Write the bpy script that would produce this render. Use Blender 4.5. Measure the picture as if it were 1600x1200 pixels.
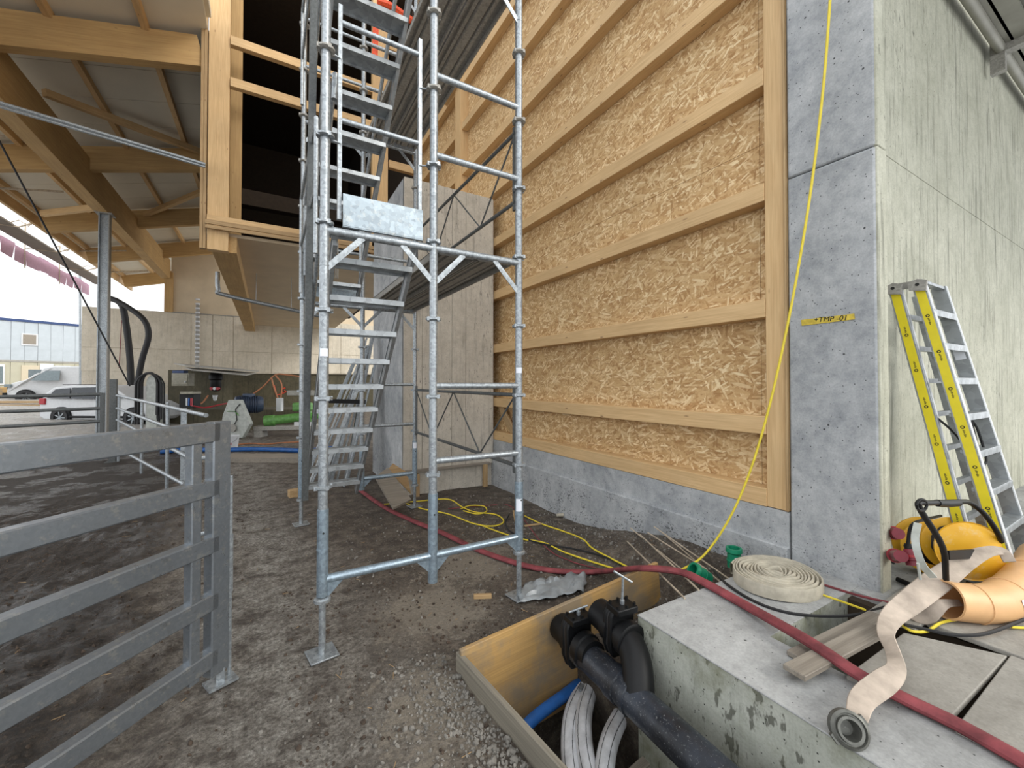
import bpy, math, random
import numpy as np
from mathutils import Vector, Matrix, Euler, noise
random.seed(7)
rnd = random.random
sc = bpy.context.scene
for o in list(bpy.data.objects): bpy.data.objects.remove(o)
col = sc.collection
PI = math.pi

# ---------------------------------------------------------------- camera
TH = math.radians(30.5); F = 650.0; PIT = math.radians(0.8); CXP = 800.0; HY = 598.0; CAMH = 1.55
CYP = HY - F * math.tan(PIT)
cam_d = bpy.data.cameras.new('camera'); cam = bpy.data.objects.new('camera', cam_d); col.objects.link(cam)
cam_d.sensor_fit = 'HORIZONTAL'; cam_d.sensor_width = 36; cam_d.lens = 36 * F / 1600
cam_d.shift_y = (CYP - 600) / 1600
cam_d.clip_start = 0.02; cam_d.clip_end = 400
cam.location = (0, 0, CAMH); cam.rotation_euler = (PI / 2 + PIT, 0, -TH)
sc.camera = cam
# ---------------------------------------------------------------- world, sun, exposure
W = bpy.data.worlds.new('overcast_sky'); sc.world = W; W.use_nodes = True
wn = W.node_tree; wn.nodes.clear()
wo = wn.nodes.new('ShaderNodeOutputWorld'); wb = wn.nodes.new('ShaderNodeBackground')
wb.inputs[0].default_value = (0.95, 0.975, 1.0, 1); wb.inputs[1].default_value = 1.35
wn.links.new(wb.outputs[0], wo.inputs[0])
sun_d = bpy.data.lights.new('soft_sun', 'SUN'); sun = bpy.data.objects.new('soft_sun', sun_d); col.objects.link(sun)
sun_d.energy = 1.5; sun_d.angle = math.radians(28); sun_d.color = (1.0, 0.96, 0.88)
sun.rotation_euler = (math.radians(60), 0, math.radians(32))
sc.view_settings.view_transform = 'Standard'; sc.view_settings.look = 'None'
sc.view_settings.exposure = 0.42; sc.view_settings.gamma = 1; sc.view_settings.use_curve_mapping = False

# ---------------------------------------------------------------- measuring helpers
_r = Vector((math.cos(TH), -math.sin(TH), 0)); _f = Vector((math.sin(TH) * math.cos(PIT), math.cos(TH) * math.cos(PIT), math.sin(PIT)))
_u = Vector((-math.sin(TH) * math.sin(PIT), -math.cos(TH) * math.sin(PIT), math.cos(PIT)))
CAM = Vector((0, 0, CAMH))
def ray(px, py): return _f + _r * ((px - CXP) / F) + _u * ((CYP - py) / F)
def onp(px, py, ax, v):
    d = ray(px, py); return CAM + d * ((v - CAM[ax]) / d[ax])
def onX(px, py, v): return onp(px, py, 0, v)
def onY(px, py, v): return onp(px, py, 1, v)
def onZ(px, py, v=0.0): return onp(px, py, 2, v)
def at(px, py, depth):
    d = ray(px, py); return CAM + d * (depth / d.dot(_f))

# ---------------------------------------------------------------- objects helpers
def tag(o, label=None, cat=None, group=None, kind=None):
    if label: o['label'] = label
    if cat: o['category'] = cat
    if group: o['group'] = group
    if kind: o['kind'] = kind
    return o
WM = {}
def link(o, world, parent=None):
    col.objects.link(o)
    if parent is not None:
        o.parent = parent; o.matrix_basis = WM[parent.name].inverted() @ world
    else: o.matrix_basis = world
    WM[o.name] = world.copy()
    return o
def T(v): return Matrix.Translation(Vector(v))
def empty(name, loc, label=None, cat=None, group=None, kind=None):
    o = bpy.data.objects.new(name, None); o.empty_display_size = 0.1
    link(o, T(loc)); return tag(o, label, cat, group, kind)
def spline(pts, n=8):
    P = [Vector(p) for p in pts]
    if len(P) < 3: return P
    Q = [P[0] * 2 - P[1]] + P + [P[-1] * 2 - P[-2]]; out = []
    for i in range(1, len(Q) - 2):
        a, b, c, d = Q[i - 1:i + 3]
        for k in range(n):
            t = k / n
            out.append(0.5 * ((2 * b) + (c - a) * t + (2 * a - 5 * b + 4 * c - d) * t * t + (3 * b - a - 3 * c + d) * t ** 3))
    out.append(P[-1]); return out
class MB:
    def __init__(s): s.v = []; s.f = []
    def add(s, vs, fs):
        n = len(s.v); s.v += [Vector(v) for v in vs]; s.f += [tuple(i + n for i in f) for f in fs]; return s
    def box(s, c, d, R=None, bev=0.0):
        c = Vector(c); hx, hy, hz = d[0] / 2, d[1] / 2, d[2] / 2
        vs = [Vector((x * hx, y * hy, z * hz)) for z in (-1, 1) for y in (-1, 1) for x in (-1, 1)]
        if R is not None: vs = [R @ v for v in vs]
        return s.add([v + c for v in vs], [(0, 2, 3, 1), (4, 5, 7, 6), (0, 1, 5, 4), (2, 6, 7, 3), (0, 4, 6, 2), (1, 3, 7, 5)])
    def bbox(s, a, b): return s.box([(a[i] + b[i]) / 2 for i in range(3)], [abs(a[i] - b[i]) for i in range(3)])
    def quad(s, a, b, c, d, th):      # thick quad, thickness along its normal
        a, b, c, d = map(Vector, (a, b, c, d)); n = (b - a).cross(d - a).normalized() * th
        return s.add([a, b, c, d, a + n, b + n, c + n, d + n], [(3, 2, 1, 0), (4, 5, 6, 7), (0, 1, 5, 4), (1, 2, 6, 5), (2, 3, 7, 6), (3, 0, 4, 7)])
    def path(s, pts, r, n=8, caps=True, closed=False, sx=1.0, sy=1.0, up=None):
        P = [Vector(p) for p in pts]; m = len(P)
        rs = r if isinstance(r, (list, tuple)) else [r] * m
        t0 = (P[1] - P[0]).normalized()
        ref = Vector(up) if up is not None else (Vector((0, 0, 1)) if abs(t0.z) < .9 else Vector((1, 0, 0)))
        a = t0.cross(ref).normalized(); base = len(s.v)
        for i in range(m):
            if closed: t = (P[(i + 1) % m] - P[i - 1]).normalized()
            else: t = (P[min(i + 1, m - 1)] - P[max(i - 1, 0)]).normalized()
            if up is not None: a = t.cross(ref)
            a = (a - t * a.dot(t)).normalized(); b = t.cross(a)
            for k in range(n):
                w = 2 * PI * (k + .5) / n; s.v.append(P[i] + a * (math.cos(w) * rs[i] * sx) + b * (math.sin(w) * rs[i] * sy))
        for i in range(m if closed else m - 1):
            j = (i + 1) % m
            for k in range(n):
                l = (k + 1) % n; s.f.append((base + i * n + k, base + i * n + l, base + j * n + l, base + j * n + k))
        if caps and not closed:
            s.f.append(tuple(base + k for k in reversed(range(n)))); s.f.append(tuple(base + (m - 1) * n + k for k in range(n)))
        return s
    def cyl(s, a, b, r, n=12, r2=None, caps=True): return s.path([a, b], [r, r if r2 is None else r2], n, caps)
    def lathe(s, prof, o=(0, 0, 0), ax=(0, 0, 1), n=20):   # profile of (radius, height)
        ax = Vector(ax).normalized(); q = ax.to_track_quat('Z', 'Y').to_matrix(); o = Vector(o); base = len(s.v)
        for (r, h) in prof:
            for k in range(n):
                w = 2 * PI * k / n; s.v.append(o + q @ Vector((max(r, 1e-4) * math.cos(w), max(r, 1e-4) * math.sin(w), h)))
        for i in range(len(prof) - 1):
            for k in range(n):
                l = (k + 1) % n; s.f.append((base + i * n + k, base + i * n + l, base + (i + 1) * n + l, base + (i + 1) * n + k))
        return s
    def prism(s, poly, o, ux, uy, th):   # polygon extruded along ux x uy
        o, ux, uy = Vector(o), Vector(ux), Vector(uy); n = ux.cross(uy).normalized() * th; m = len(poly)
        a = [o + ux * p[0] + uy * p[1] for p in poly]
        return s.add(a + [p + n for p in a], [tuple(reversed(range(m))), tuple(range(m, 2 * m))] + [(i, (i + 1) % m, (i + 1) % m + m, i + m) for i in range(m)])
    def build(s, name, m, parent=None, label=None, cat=None, group=None, kind=None, smooth=True, bevel=0, origin=None):
        me = bpy.data.meshes.new(name)
        lo = Vector([min(v[i] for v in s.v) for i in range(3)]); hi = Vector([max(v[i] for v in s.v) for i in range(3)])
        og = Vector(origin) if origin is not None else Vector(((lo.x + hi.x) / 2, (lo.y + hi.y) / 2, lo.z))
        me.from_pydata([tuple(v - og) for v in s.v], [], s.f); me.materials.append(m)
        if smooth:
            me.polygons.foreach_set('use_smooth', [True] * len(me.polygons)); me.update(); me.set_sharp_from_angle(angle=math.radians(38))
        me.update()
        o = bpy.data.objects.new(name, me); link(o, T(og), parent)
        if bevel:
            b = o.modifiers.new('bevel', 'BEVEL'); b.width = bevel; b.segments = 2; b.limit_method = 'ANGLE'
        return tag(o, label, cat, group, kind)
def beam(name, p0, p1, w, h, m, parent=None, up=(0, 0, 1), bevel=0.003, **kw):
    """squared timber: local x runs along the grain, w across (side), h along up"""
    p0, p1 = Vector(p0), Vector(p1); L = (p1 - p0).length; x = (p1 - p0).normalized(); y = Vector(up).cross(x).normalized(); z = x.cross(y)
    M = Matrix((x, y, z)).transposed().to_4x4(); M.translation = (p0 + p1) / 2
    b = MB().box((0, 0, 0), (L, w, h)); me = bpy.data.meshes.new(name); me.from_pydata([tuple(v) for v in b.v], [], b.f); me.materials.append(m); me.update()
    o = bpy.data.objects.new(name, me); link(o, M, parent)
    if bevel:
        q = o.modifiers.new('bevel', 'BEVEL'); q.width = bevel; q.segments = 1
    return tag(o, **kw)
def copytree(o, world, label=None, group=None):
    c = o.copy(); col.objects.link(c); c.parent = None; c.matrix_basis = world
    for ch in o.children:
        d = ch.copy(); col.objects.link(d); d.parent = c; d.matrix_basis = ch.matrix_basis
        for g in ch.children:
            e = g.copy(); col.objects.link(e); e.parent = d; e.matrix_basis = g.matrix_basis
    WM[c.name] = world.copy()
    if label: c['label'] = label
    if group: c['group'] = group
    return c

# ---------------------------------------------------------------- materials
def lin(c): return tuple(((x / 255) / 12.92 if x / 255 <= .04045 else ((x / 255 + .055) / 1.055) ** 2.4) for x in c) + (1,)
class N:
    def __init__(s, name, rough=.7, metal=0):
        s.m = bpy.data.materials.new(name); s.m.use_nodes = True; s.t = s.m.node_tree
        s.b = s.t.nodes['Principled BSDF']; s.b.inputs['Roughness'].default_value = rough; s.b.inputs['Metallic'].default_value = metal
        s.tc = s.t.nodes.new('ShaderNodeTexCoord'); s.geo = None
    def n(s, typ, **kw):
        x = s.t.nodes.new(typ)
        for k, v in kw.items():
            if k in x.inputs.keys() if hasattr(x.inputs, 'keys') else False: s.set(x.inputs[k], v)
            else: setattr(x, k, v)
        return x
    def set(s, inp, v):
        if isinstance(v, bpy.types.NodeSocket): s.t.links.new(v, inp)
        else: inp.default_value = v
    def world(s):
        if not s.geo: s.geo = s.t.nodes.new('ShaderNodeNewGeometry')
        return s.geo.outputs['Position']
    def obj(s): return s.tc.outputs['Object']
    def map(s, vec, scale=(1, 1, 1), rot=(0, 0, 0), loc=(0, 0, 0)):
        x = s.t.nodes.new('ShaderNodeMapping'); s.set(x.inputs[0], vec); x.inputs['Scale'].default_value = scale; x.inputs['Rotation'].default_value = rot; x.inputs['Location'].default_value = loc
        return x.outputs[0]
    def noise(s, vec, scale=5, detail=4, rough=.55, dist=0):
        x = s.t.nodes.new('ShaderNodeTexNoise'); s.set(x.inputs['Vector'], vec); x.inputs['Scale'].default_value = scale; x.inputs['Detail'].default_value = detail; x.inputs['Roughness'].default_value = rough; x.inputs['Distortion'].default_value = dist
        return x.outputs[0]
    def vor(s, vec, scale=5, feature='F1', rand=1.0):
        x = s.t.nodes.new('ShaderNodeTexVoronoi'); x.feature = feature; s.set(x.inputs['Vector'], vec); x.inputs['Scale'].default_value = scale
        if 'Randomness' in x.inputs.keys(): x.inputs['Randomness'].default_value = rand
        return x.outputs
    def ramp(s, fac, stops):
        x = s.t.nodes.new('ShaderNodeValToRGB'); s.set(x.inputs[0], fac); e = x.color_ramp.elements
        while len(e) < len(stops): e.new(.5)
        for i, (p, c) in enumerate(stops):
            e[i].position = p; e[i].color = c if isinstance(c, tuple) else (c, c, c, 1)
        return x.outputs[0]
    def mix(s, fac, a, b, mode='MIX'):
        x = s.t.nodes.new('ShaderNodeMix'); x.data_type = 'RGBA'; x.blend_type = mode
        s.set(x.inputs[0], fac); s.set(x.inputs[6], a); s.set(x.inputs[7], b); return x.outputs[2]
    def math(s, op, a, b=0.0):
        x = s.t.nodes.new('ShaderNodeMath'); x.operation = op; s.set(x.inputs[0], a); s.set(x.inputs[1], b); return x.outputs[0]
    def sep(s, vec):
        x = s.t.nodes.new('ShaderNodeSeparateColor'); s.set(x.inputs[0], vec); return x.outputs
    def bump(s, h, strength=.3, dist=.01):
        x = s.t.nodes.new('ShaderNodeBump'); x.inputs['Strength'].default_value = strength; x.inputs['Distance'].default_value = dist; s.set(x.inputs['Height'], h); s.t.links.new(x.outputs[0], s.b.inputs['Normal'])
    def color(s, c): s.set(s.b.inputs['Base Color'], c)
    def rough(s, c): s.set(s.b.inputs['Roughness'], c)
def plain(name, rgb, rough=.6, metal=0, var=.12, scale=12, bump=0):
    n = N(name, rough, metal); c = lin(rgb); d = tuple(x * (1 - var * 2) for x in c[:3]) + (1,); e = tuple(min(1, x * (1 + var)) for x in c[:3]) + (1,)
    f = n.noise(n.obj(), scale, 5, .6); n.color(n.ramp(f, [(.3, d), (.7, e)]))
    if bump: n.bump(f, bump, .004)
    return n.m
def timber(name, a, b, knots=True, scale=1.0, stain=None):
    n = N(name, .7); v = n.obj()
    g = n.noise(n.map(v, (1.6 * scale, 26 * scale, 26 * scale)), 1.6, 5, .6, .6)
    g2 = n.noise(n.map(v, (.8, 60, 60)), 2.2, 3, .6)
    big = n.noise(n.map(n.world(), (1, 1, 1)), 1.3, 3)
    c = n.ramp(g, [(.25, lin(b)), (.5, lin(tuple((x + y) / 2 for x, y in zip(a, b)))), (.72, lin(a))])
    c = n.mix(.35, c, n.ramp(g2, [(.35, lin(b)), (.65, lin(a))]))
    c = n.mix(.5, c, n.ramp(big, [(.3, (.72, .72, .72, 1)), (.7, (1.05, 1.03, 1, 1))]), 'MULTIPLY')
    if knots:
        k = n.vor(n.map(v, (2.6, 9, 9), loc=(.3, .1, .2)), 1.0)
        c = n.mix(n.ramp(k[0], [(.03, .7), (.085, 0.0)]), c, lin((105, 66, 36)))
    if stain:
        c = n.mix(n.ramp(n.noise(n.world(), 2.6, 6, .65), [(.44, 0.0), (.6, .85)]), c, lin(stain))
    n.color(c); n.bump(g, .15, .003); return n.m
def concrete(name, light, dark, streak=.0, pit=.5, scale=1.0, stain=None, wet=False, worn=False):
    n = N(name, .85); w = n.world()
    a = n.noise(w, 2.2 * scale, 8, .62, .4); b = n.noise(w, 14 * scale, 6, .7); f = n.noise(w, 90, 3, .6)
    c = n.ramp(a, [(.3, lin(dark)), (.68, lin(light))])
    c = n.mix(.4, c, n.ramp(b, [(.3, lin(dark)), (.62, lin(light))]))
    c = n.mix(.25, c, n.ramp(f, [(.35, (.5, .5, .5, 1)), (.6, (1, 1, 1, 1))]), 'MULTIPLY')
    if streak:
        st = n.noise(n.map(w, (9, 9, .55)), 2.0, 7, .68)
        c = n.mix(n.ramp(st, [(.52, 0.0), (.72, streak)]), c, lin(tuple(x * .58 for x in dark)))
        sp = n.noise(n.map(w, (34, 34, 9)), 1.3, 4, .7); sp2 = n.noise(w, 1.1, 3)
        c = n.mix(n.math('MULTIPLY', n.ramp(sp, [(.60, 0.0), (.68, .8)]), n.ramp(sp2, [(.42, 0.0), (.6, 1.0)])), c, lin(tuple(x * .5 for x in dark)))
    v = n.vor(w, 11 * scale); p = n.ramp(v[0], [(.05, 1.0), (.085, 0.0)]); gate = n.ramp(n.sep(v[1])[0], [(.6, 0.0), (.62, 1.0)])
    v2 = n.vor(w, 42 * scale); p2 = n.ramp(v2[0], [(.10, 1.0), (.17, 0.0)]); gate2 = n.ramp(n.sep(v2[1])[0], [(.72, 0.0), (.74, 1.0)])
    holes = n.math('MAXIMUM', n.math('MULTIPLY', p, gate), n.math('MULTIPLY', p2, gate2)); holes = n.math('MULTIPLY', holes, pit)
    c = n.mix(holes, c, lin(tuple(x * .35 for x in dark)))
    if worn:
        zz = n.t.nodes.new('ShaderNodeSeparateXYZ'); n.set(zz.inputs[0], w); zm = n.ramp(n.math('SUBTRACT', 1.0, zz.outputs[2]), [(.45, 0.0), (.75, 1.0)])
        wp_ = n.noise(n.map(w, (1, 1, 1.6)), 46, 3, .6); wq = n.noise(w, 5, 3); c = n.mix(n.math('MULTIPLY', n.math('MULTIPLY', zm, n.ramp(wq, [(.46, 0.0), (.56, 1.0)])), n.ramp(wp_, [(.56, 0.0), (.60, .9)])), c, lin((52, 54, 52)))
    if wet:
        bl_ = n.noise(n.map(w, (20, 20, 9), (.5, 0, 0)), 1.2, 3, .6); c = n.mix(n.ramp(bl_, [(.60, 0.0), (.65, .75)]), c, lin((62, 62, 52)))
    if stain:
        s1 = n.noise(w, 3.1, 7, .7); c = n.mix(n.ramp(s1, [(.47, 0.0), (.66, .85)]), c, lin(stain))
    n.color(c); n.bump(n.math('SUBTRACT', n.math('MULTIPLY', f, .25), holes), .35, .006); return n.m
def steel(name, rgb=(176, 182, 186), rough=.42, metal=.55, spangle=70, dirty=0, lo=.78, hi=1.12):
    n = N(name, rough, metal); w = n.obj()
    v = n.vor(w, spangle); a = n.noise(w, 6, 5, .6); c = lin(rgb)
    k = n.ramp(n.sep(v[1])[0], [(0, tuple(x * lo for x in c[:3]) + (1,)), (1, tuple(min(1, x * hi) for x in c[:3]) + (1,))])
    k = n.mix(.5, k, n.ramp(a, [(.3, (.76, .78, .80, 1)), (.65, (1, 1, 1, 1))]), 'MULTIPLY')
    if dirty:
        d = n.noise(n.map(w, (3, 3, 3)), 9, 6, .75); k = n.mix(n.ramp(d, [(.55, 0.0), (.66, dirty)]), k, lin((196, 192, 180)))
        d2 = n.noise(w, 23, 4, .7); k = n.mix(n.ramp(d2, [(.62, 0.0), (.7, dirty)]), k, lin((92, 84, 74)))
    n.color(k); n.rough(n.ramp(a, [(.3, rough + .12), (.7, rough - .08)])); return n.m
def osb_mat():
    n = N('oriented_strand_board', .75); w = n.world()
    def layer(ang, sc_, stops, thr, seed):
        v = n.map(w, (1, 1, 1), (ang, 0, 0), (seed, seed * 1.7, seed * .6))
        v = n.map(v, (7, 8.0 * sc_, 46 * sc_)); o = n.vor(v, 1.0, 'F1', 1.0); r = n.sep(o[1])
        return n.ramp(r[0], stops), n.math('MULTIPLY', n.ramp(r[1], [(thr, 0.0), (thr + .05, 1.0)]), n.ramp(o[0], [(.46, 1.0), (.60, 0.0)])), r[2]
    S = [(0, lin((164, 124, 76))), (.3, lin((196, 160, 110))), (.7, lin((214, 182, 134))), (1, lin((246, 226, 184)))]
    base = n.ramp(n.noise(n.map(w, (4, 20, 50)), 3, 6, .75), [(.32, lin((150, 112, 68))), (.62, lin((204, 166, 116)))])
    h = n.noise(w, 30, 3); c = base
    for (a, s, t, sd) in ((.2, .8, .15, 0), (-.5, 1.0, .3, 3.1), (.85, .9, .4, 7.7), (-1.1, 1.2, .55, 5.3), (.05, 1.3, .5, 11.9), (1.5, 1.1, .72, 2.2), (-.25, .7, .72, 9.1), (.5, 1.5, .66, 4.4)):
        cl, mk, hh = layer(a, s, S, t, sd); c = n.mix(n.math('MULTIPLY', mk, .85), c, cl); h = n.mix(mk, h, hh)
    fib = n.noise(n.map(w, (10, 60, 200)), 2, 4, .7); c = n.mix(.35, c, n.ramp(fib, [(.3, (.74, .70, .64, 1)), (.65, (1.05, 1.03, 1, 1))]), 'MULTIPLY')
    big = n.noise(w, 1.4, 3); c = n.mix(.5, c, n.ramp(big, [(.3, (.80, .78, .76, 1)), (.7, (1.05, 1.02, 1, 1))]), 'MULTIPLY')
    n.color(c); n.bump(h, .3, .003); return n.m
def dirt_mat():
    n = N('trodden_dirt', .9); w = n.world()
    a = n.noise(w, 1.25, 9, .68, .3); b = n.noise(w, 6, 10, .78); f = n.noise(w, 46, 7, .78); g = n.noise(w, 240, 3, .7)
    c = n.ramp(b, [(.30, lin((62, 53, 46))), (.48, lin((98, 88, 78))), (.62, lin((134, 123, 110))), (.74, lin((162, 152, 138)))])
    c = n.mix(.75, c, n.ramp(f, [(.36, (.34, .32, .30, 1)), (.5, (.85, .85, .85, 1)), (.64, (1.35, 1.34, 1.32, 1))]), 'MULTIPLY')
    sx = n.t.nodes.new('ShaderNodeSeparateXYZ'); n.set(sx.inputs[0], w)
    tr = n.math('SUBTRACT', sx.outputs[0], n.math('ADD', n.math('MULTIPLY', sx.outputs[1], -.06), .20))
    tr = n.math('ABSOLUTE', n.math('ADD', tr, n.math('MULTIPLY', n.math('SUBTRACT', a, .5), 1.6)))
    track = n.ramp(tr, [(.10, 1.0), (.75, 0.0)])
    gr = n.ramp(f, [(.36, lin((86, 82, 76))), (.5, lin((150, 146, 138))), (.66, lin((200, 196, 188)))])
    c = n.mix(n.math('MULTIPLY', track, n.ramp(b, [(.40, .05), (.58, .85)])), c, gr)
    for (qx, qy, qr) in ((1.0, 2.75, .55), (1.55, 3.3, .55), (.75, 1.9, .45), (.2, 1.3, .4)):
        vd = n.t.nodes.new('ShaderNodeVectorMath'); vd.operation = 'DISTANCE'; n.set(vd.inputs[0], w); vd.inputs[1].default_value = (qx, qy, 0)
        dd = n.math('ADD', vd.outputs['Value'], n.math('MULTIPLY', n.math('SUBTRACT', b, .5), 1.9))
        c = n.mix(n.ramp(dd, [(qr * .45, .75), (qr * .75, 0.0)]), c, n.ramp(f, [(.3, lin((128, 118, 104))), (.7, lin((182, 172, 156)))]))
    mud = n.math('LESS_THAN', n.math('ADD', sx.outputs[0], n.math('MULTIPLY', a, .9)), -.05)
    c = n.mix(n.math('MULTIPLY', n.ramp(tr, [(.55, 0.0), (.95, .9)]), mud), c, n.ramp(f, [(.38, lin((12, 9, 7))), (.53, lin((44, 35, 28))), (.68, lin((98, 84, 72)))]))
    yard = n.math('GREATER_THAN', n.math('SUBTRACT', sx.outputs[1], n.math('MULTIPLY', sx.outputs[0], 1.4)), 18.5)
    c = n.mix(yard, c, n.ramp(b, [(.3, lin((150, 146, 140))), (.7, lin((196, 190, 182)))]))
    grav = n.vor(w, 70); gg = n.ramp(n.sep(grav[1])[0], [(.70, 0.0), (.74, 1.0)]); gm = n.math('MULTIPLY', gg, n.ramp(grav[0], [(.25, 1.0), (.42, 0.0)]))
    right = n.ramp(n.math('SUBTRACT', sx.outputs[0], .55), [(0, 0.0), (.5, 1.0)])
    c = n.mix(n.math('MULTIPLY', n.math('MULTIPLY', gm, right), n.ramp(a, [(.4, .2), (.6, .9)])), c, lin((138, 134, 126)))
    c = n.mix(.45, c, n.ramp(g, [(.3, (.5, .5, .5, 1)), (.6, (1.15, 1.15, 1.15, 1))]), 'MULTIPLY')
    n.color(c); wet = n.math('MULTIPLY', n.ramp(a, [(.42, 1.0), (.50, 0.0)]), mud); n.rough(n.ramp(n.math('ADD', n.math('MULTIPLY', wet, -.5), n.math('MULTIPLY', f, .6)), [(-.0, .22), (.35, .95)]))
    n.bump(n.math('ADD', n.math('ADD', n.math('MULTIPLY', b, .8), n.math('MULTIPLY', f, .8)), n.math('MULTIPLY', g, .2)), 1.0, .03); return n.m

M = {}
M['osb'] = osb_mat()
M['pine'] = timber('planed_pine', (226, 194, 146), (194, 158, 110))
M['glulam'] = timber('glulam_spruce', (206, 172, 118), (176, 140, 90), knots=True, scale=.6)
M['rough_pine'] = timber('rough_sawn_pine', (196, 168, 126), (148, 118, 80))
M['old_wood'] = timber('weathered_grey_board', (158, 150, 138), (112, 104, 94))
M['form_wood'] = timber('yellow_formwork_board', (198, 160, 98), (150, 118, 74), scale=.5, stain=(128, 116, 98))
M['form_grey'] = timber('grey_formwork_board', (150, 144, 130), (98, 92, 82), scale=.5)
M['con_col'] = concrete('blue_grey_concrete', (194, 196, 197), (124, 129, 134), pit=.9, worn=True)
M['con_wall'] = concrete('pale_streaked_concrete', (200, 199, 182), (160, 160, 142), streak=.9, pit=.6, worn=True)
M['con_pier'] = concrete('beige_grey_concrete', (214, 207, 194), (174, 167, 154), streak=.5, pit=.7)
M['con_back'] = concrete('warm_grey_concrete', (226, 216, 198), (192, 182, 162), streak=.3, pit=.5, scale=.5)
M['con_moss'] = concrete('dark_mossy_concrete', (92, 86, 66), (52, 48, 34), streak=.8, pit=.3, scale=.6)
M['con_slab'] = concrete('cast_slab_concrete', (182, 183, 182), (126, 127, 126), pit=.8)
M['con_slab_side'] = concrete('slab_side_concrete', (186, 188, 178), (146, 150, 138), streak=.3, pit=1, stain=(118, 120, 98), wet=True)
M['galv'] = steel('galvanised_tube', (164, 170, 174), .38, .6, lo=.7, hi=1.15)
M['galv_new'] = steel('new_galvanised_tube', (150, 166, 178), .36, .6)
M['galv_dark'] = steel('dull_galvanised_sheet', (158, 155, 148), .6, .05)
M['alu'] = steel('aluminium_extrusion', (170, 174, 176), .38, .65, 30)
M['gate'] = steel('splashed_galvanised_box_section', (136, 142, 148), .32, .7, 90, dirty=.28, lo=.92, hi=1.04)
M['galv_shadow'] = steel('shaded_galvanised_tube', (92, 95, 95), .5, .3)  # darker copy of the galvanised steel, shadow tone put into its colour
M['cast'] = steel('cast_metal', (112, 112, 106), .45, .5)
M['plate'] = steel('spangled_zinc_plate', (156, 168, 176), .38, .5, 40, dirty=.4)
M['dirt'] = dirt_mat()
M['stone'] = plain('grey_gravel', (128, 124, 117), .9, var=.25, scale=6)
M['clod'] = plain('dark_mud_clod', (74, 62, 52), .95, var=.3, scale=30)
M['black'] = plain('black_plastic', (14, 15, 17), .5, var=.2)
M['black'].node_tree.nodes['Principled BSDF'].inputs['Specular IOR Level'].default_value = .3
M['rubber'] = plain('black_rubber', (34, 34, 36), .6)
n = N('dusty_black_polyethylene', .35); w = n.world()
c = n.ramp(n.noise(w, 5, 5, .6), [(.35, lin((24, 26, 31))), (.7, lin((52, 58, 68)))])
c = n.mix(n.ramp(n.noise(w, 110, 4, .75), [(.60, 0.0), (.68, .7)]), c, lin((150, 152, 152))); n.color(c); n.rough(n.ramp(n.noise(w, 9, 5, .7), [(.35, .28), (.65, .6)])); M['pipe_black'] = n.m
M['yellow_cable'] = plain('yellow_cable', (226, 204, 60), .5, var=.06)
n = N('yellow_plastic', .45); w = n.world(); c = n.ramp(n.noise(w, 8, 4), [(.3, lin((222, 164, 30))), (.7, lin((238, 184, 44)))])
c = n.mix(n.ramp(n.noise(w, 6.5, 6, .7), [(.54, 0.0), (.64, .6)]), c, lin((222, 198, 150))); n.color(c); M['yellow'] = n.m
M['red_hose'] = plain('dusty_red_hose', (130, 60, 65), .75, var=.25)
M['red_far'] = plain('muddy_red_hose', (112, 62, 58), .8, var=.25)
M['green'] = plain('green_plastic', (14, 132, 96), .45, var=.1)
M['hose'] = plain('canvas_hose', (184, 177, 160), .85, var=.14, scale=14, bump=.3)
M['hose_pink'] = plain('soiled_canvas_hose', (182, 168, 154), .85, var=.18, scale=9, bump=.3)
M['orange_pipe'] = plain('peach_sewer_pipe', (222, 176, 126), .5, var=.05)
M['orange_inner'] = plain('dusty_pipe_inside', (150, 112, 84), .7)
M['blue'] = plain('blue_hose', (34, 92, 162), .45, var=.15)
M['white_tube'] = plain('dusty_white_tube', (214, 216, 220), .55, var=.15)
M['white'] = plain('white_paint', (206, 208, 210), .45, var=.04)
M['cont_white'] = plain('container_white', (176, 184, 190), .5, var=.05, scale=2)
M['cont_cream'] = plain('container_cream', (176, 172, 152), .5, var=.05, scale=2)
M['door'] = plain('beige_door', (196, 184, 160), .5, var=.03)
M['navy'] = plain('navy_trim', (36, 62, 110), .5)
M['red'] = plain('red_plastic', (170, 40, 50), .4)
M['dark_red'] = plain('dark_red_plug', (120, 28, 44), .4)
M['strip'] = plain('yellow_decal', (224, 206, 32), .45, var=.04)
M['ink'] = plain('black_ink', (24, 24, 22), .7, var=.02)
M['paper'] = plain('white_sticker', (226, 230, 238), .5, var=.03)
M['tape'] = plain('yellow_paint_mark', (204, 180, 70), .8, var=.15, scale=30)
M['orange_net'] = plain('orange_netting', (232, 88, 50), .6, var=.2, scale=30)
M['orange_cable'] = plain('orange_cable', (178, 116, 78), .6)
M['glass'] = plain('dark_glass', (34, 40, 48), .08, var=.1)
M['lightglass'] = plain('windscreen_glass', (112, 124, 128), .25, var=.1)
M['panel_grey'] = concrete('weathered_form_panel', (168, 164, 156), (126, 122, 114), pit=.2)
M['roofpanel'] = plain('grey_roof_panel', (222, 216, 200), .6, var=.04, scale=1)
M['sheath'] = plain('beige_sheathing', (208, 190, 162), .8, var=.05, scale=1.5)
M['deck'] = plain('zinc_roof_deck', (142, 140, 130), .5, .3, var=.1, scale=3)
M['machine'] = plain('grey_machine_paint', (178, 182, 176), .5)
M['motor'] = plain('blue_grey_motor', (52, 66, 88), .5)
M['mgreen'] = plain('machine_green', (96, 150, 76), .5, var=.2)
M['box_grey'] = plain('cabinet_grey', (152, 148, 132), .5)
M['pink'] = plain('pink_net', (196, 156, 176), .8, var=.05)
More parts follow.
